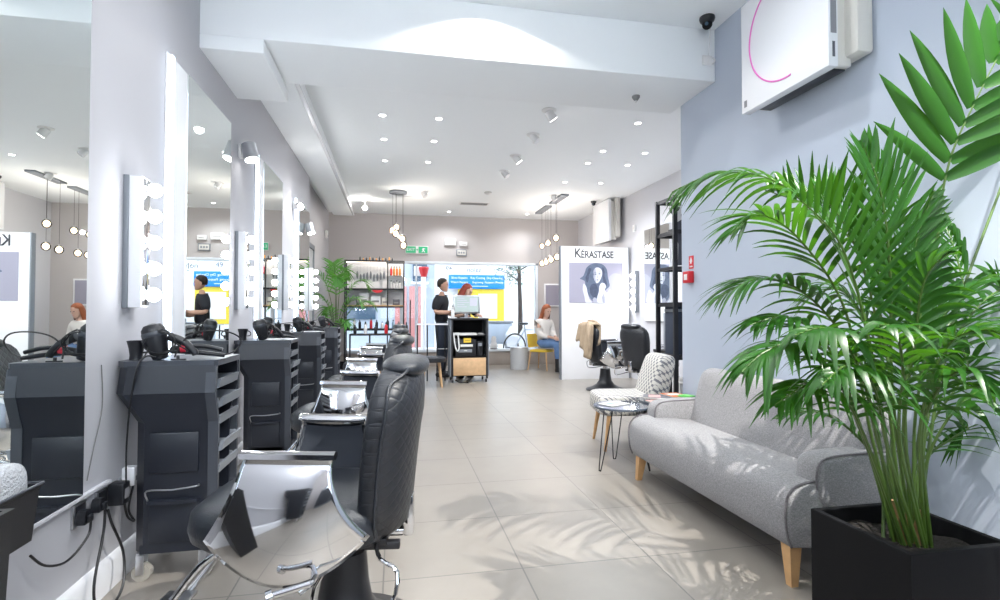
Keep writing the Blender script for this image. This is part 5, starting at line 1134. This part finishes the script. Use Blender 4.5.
t = thing('small_dog', 'small grey fluffy dog sitting on the window ledge outside' if False else 'small pale ornament on the window ledge', 'ornament', (2.10, YB-.15, 0)) if False else None
t = thing('window_ornament', 'small crinkled pale ornament on the window ledge beside the drum stool', 'ornament', (2.08, YB+.0, WZ0+.031))
MB().loft([[((r+.008*math.sin(k*2.1))*math.cos(2*PI*k/18), (r+.008*math.sin(k*1.3))*math.sin(2*PI*k/18)*.6, z) for k in range(18)] for r, z in ((.07, 0), (.09, .05), (.07, .12), (.05, .16), (.06, .22), (.03, .27))]).build('figure', 'bubble', t); MB().lathe([(.075, 0), (.08, .015)]).build('base', 'cable_grey', t)

# ------------------------------------------------------------------ light
wd = bpy.data.worlds.new('world'); SC.world = wd; wd.use_nodes = True
bg = wd.node_tree.nodes['Background']; bg.inputs[0].default_value = (.86, .93, 1, 1); bg.inputs[1].default_value = 3.0
sun = light('sun', 'SUN', (0, 20, 20), 1.2, (1, .96, .9)); sun.rotation_euler = (R(-50), 0, R(20)); sun.data.angle = R(8)
for i, (x, y) in enumerate(LIGHTS): light('downlight_beam', 'SPOT', (x, y, ZC-.02), 50, (.94, .97, 1), (x, y, 0), .05, 150, .8)
for px, py, nm, (tx, ty), on in SPT[:4]:
    q = at(px, py, 'Z', ZC); light('spot_beam', 'SPOT', (q.x+tx*1.6, q.y+ty*1.6, ZC-.12), 62, (.96, .98, 1), (q.x+tx*20, q.y+ty*8, ZC-1.5), .04, 140, 1.0)
for o in [o for o in COL.objects if o.name.startswith('glowing_core')]: pass
for lp, dz in (((.045, 9.05), -.75), ((2.86, 10.0), -.7), ((2.86, 9.05), -.7)): light('pendant_glow', 'POINT', (lp[0], lp[1], ZC+dz), 30 if lp[0] < 1 else 14, (1, .90, .80), None, .03)
# downlights added out of view to light the front part of the room
front = [(-.45, 2.6), (.6, 2.75), (1.3, 2.2), (-.4, 1.0), (.6, .9), (-.4, -.8), (.7, -.8), (1.6, -.6), (.1, 1.9)]
fl = ['nearest the wall mirrors', 'close to the beam', 'above the sofa', 'above the first mirror', 'above the camera', 'rear left', 'rear middle', 'rear right', 'between beam and camera']
for (x, y), nm in zip(front, fl):
    t = thing('downlight', 'small round added downlight of the unseen front ceiling, '+nm, 'downlight', (x, y, ZC), 0, 'added front ceiling downlights')
    MB().lathe([(.045, 0), (.045, -.004), (.036, -.006), (.034, -.003)], n=24).build('trim_ring', 'white_gloss', t); MB().cyl((0, 0, -.001), (0, 0, -.005), .032, n=24).build('lens', 'lamp_face', t)
    light('downlight_beam', 'SPOT', (x, y, ZC-.02), 30, (.94, .97, 1), (x, y, 0), .05, 150, .8)
light('beam_light', 'SPOT', (.55, 3.15, ZC-.02), 22, (1, .95, .88), (.55, 3.15, 0), .015, 141, .12)
for x, nm in ((-.55, 'left'), (.35, 'right')):  # unseen globes, added to fill light onto the ceiling and near beam
    t = thing('pendant_lamp', nm+' one of two white opal globes added as fill light behind the camera', 'pendant lamp', (x, -.9, ZC))
    MB().lathe([(.06, 0), (.06, -.025)], n=24).build('canopy', 'white_plastic', t); MB().cyl((0, 0, -.02), (0, 0, -.50), .004, n=8).build('cord', 'white_plastic', t)
    MB().lathe([(.03, -.46), (.035, -.50), (.03, -.52)], n=20).build('socket', 'satin_chrome', t); MB().ball((0, 0, -.66), .14, 24, 16).build('globe', 'opal', t)
light('palm_spot', 'SPOT', (1.8, .7, 3.08), 560, (1, .97, .92), (1.0, 2.2, .0), .015, 62, .35)

SC.view_settings.view_transform = 'Standard'; SC.view_settings.look = 'None'; SC.view_settings.exposure = .32; SC.view_settings.gamma = 1; SC.view_settings.use_curve_mapping = False
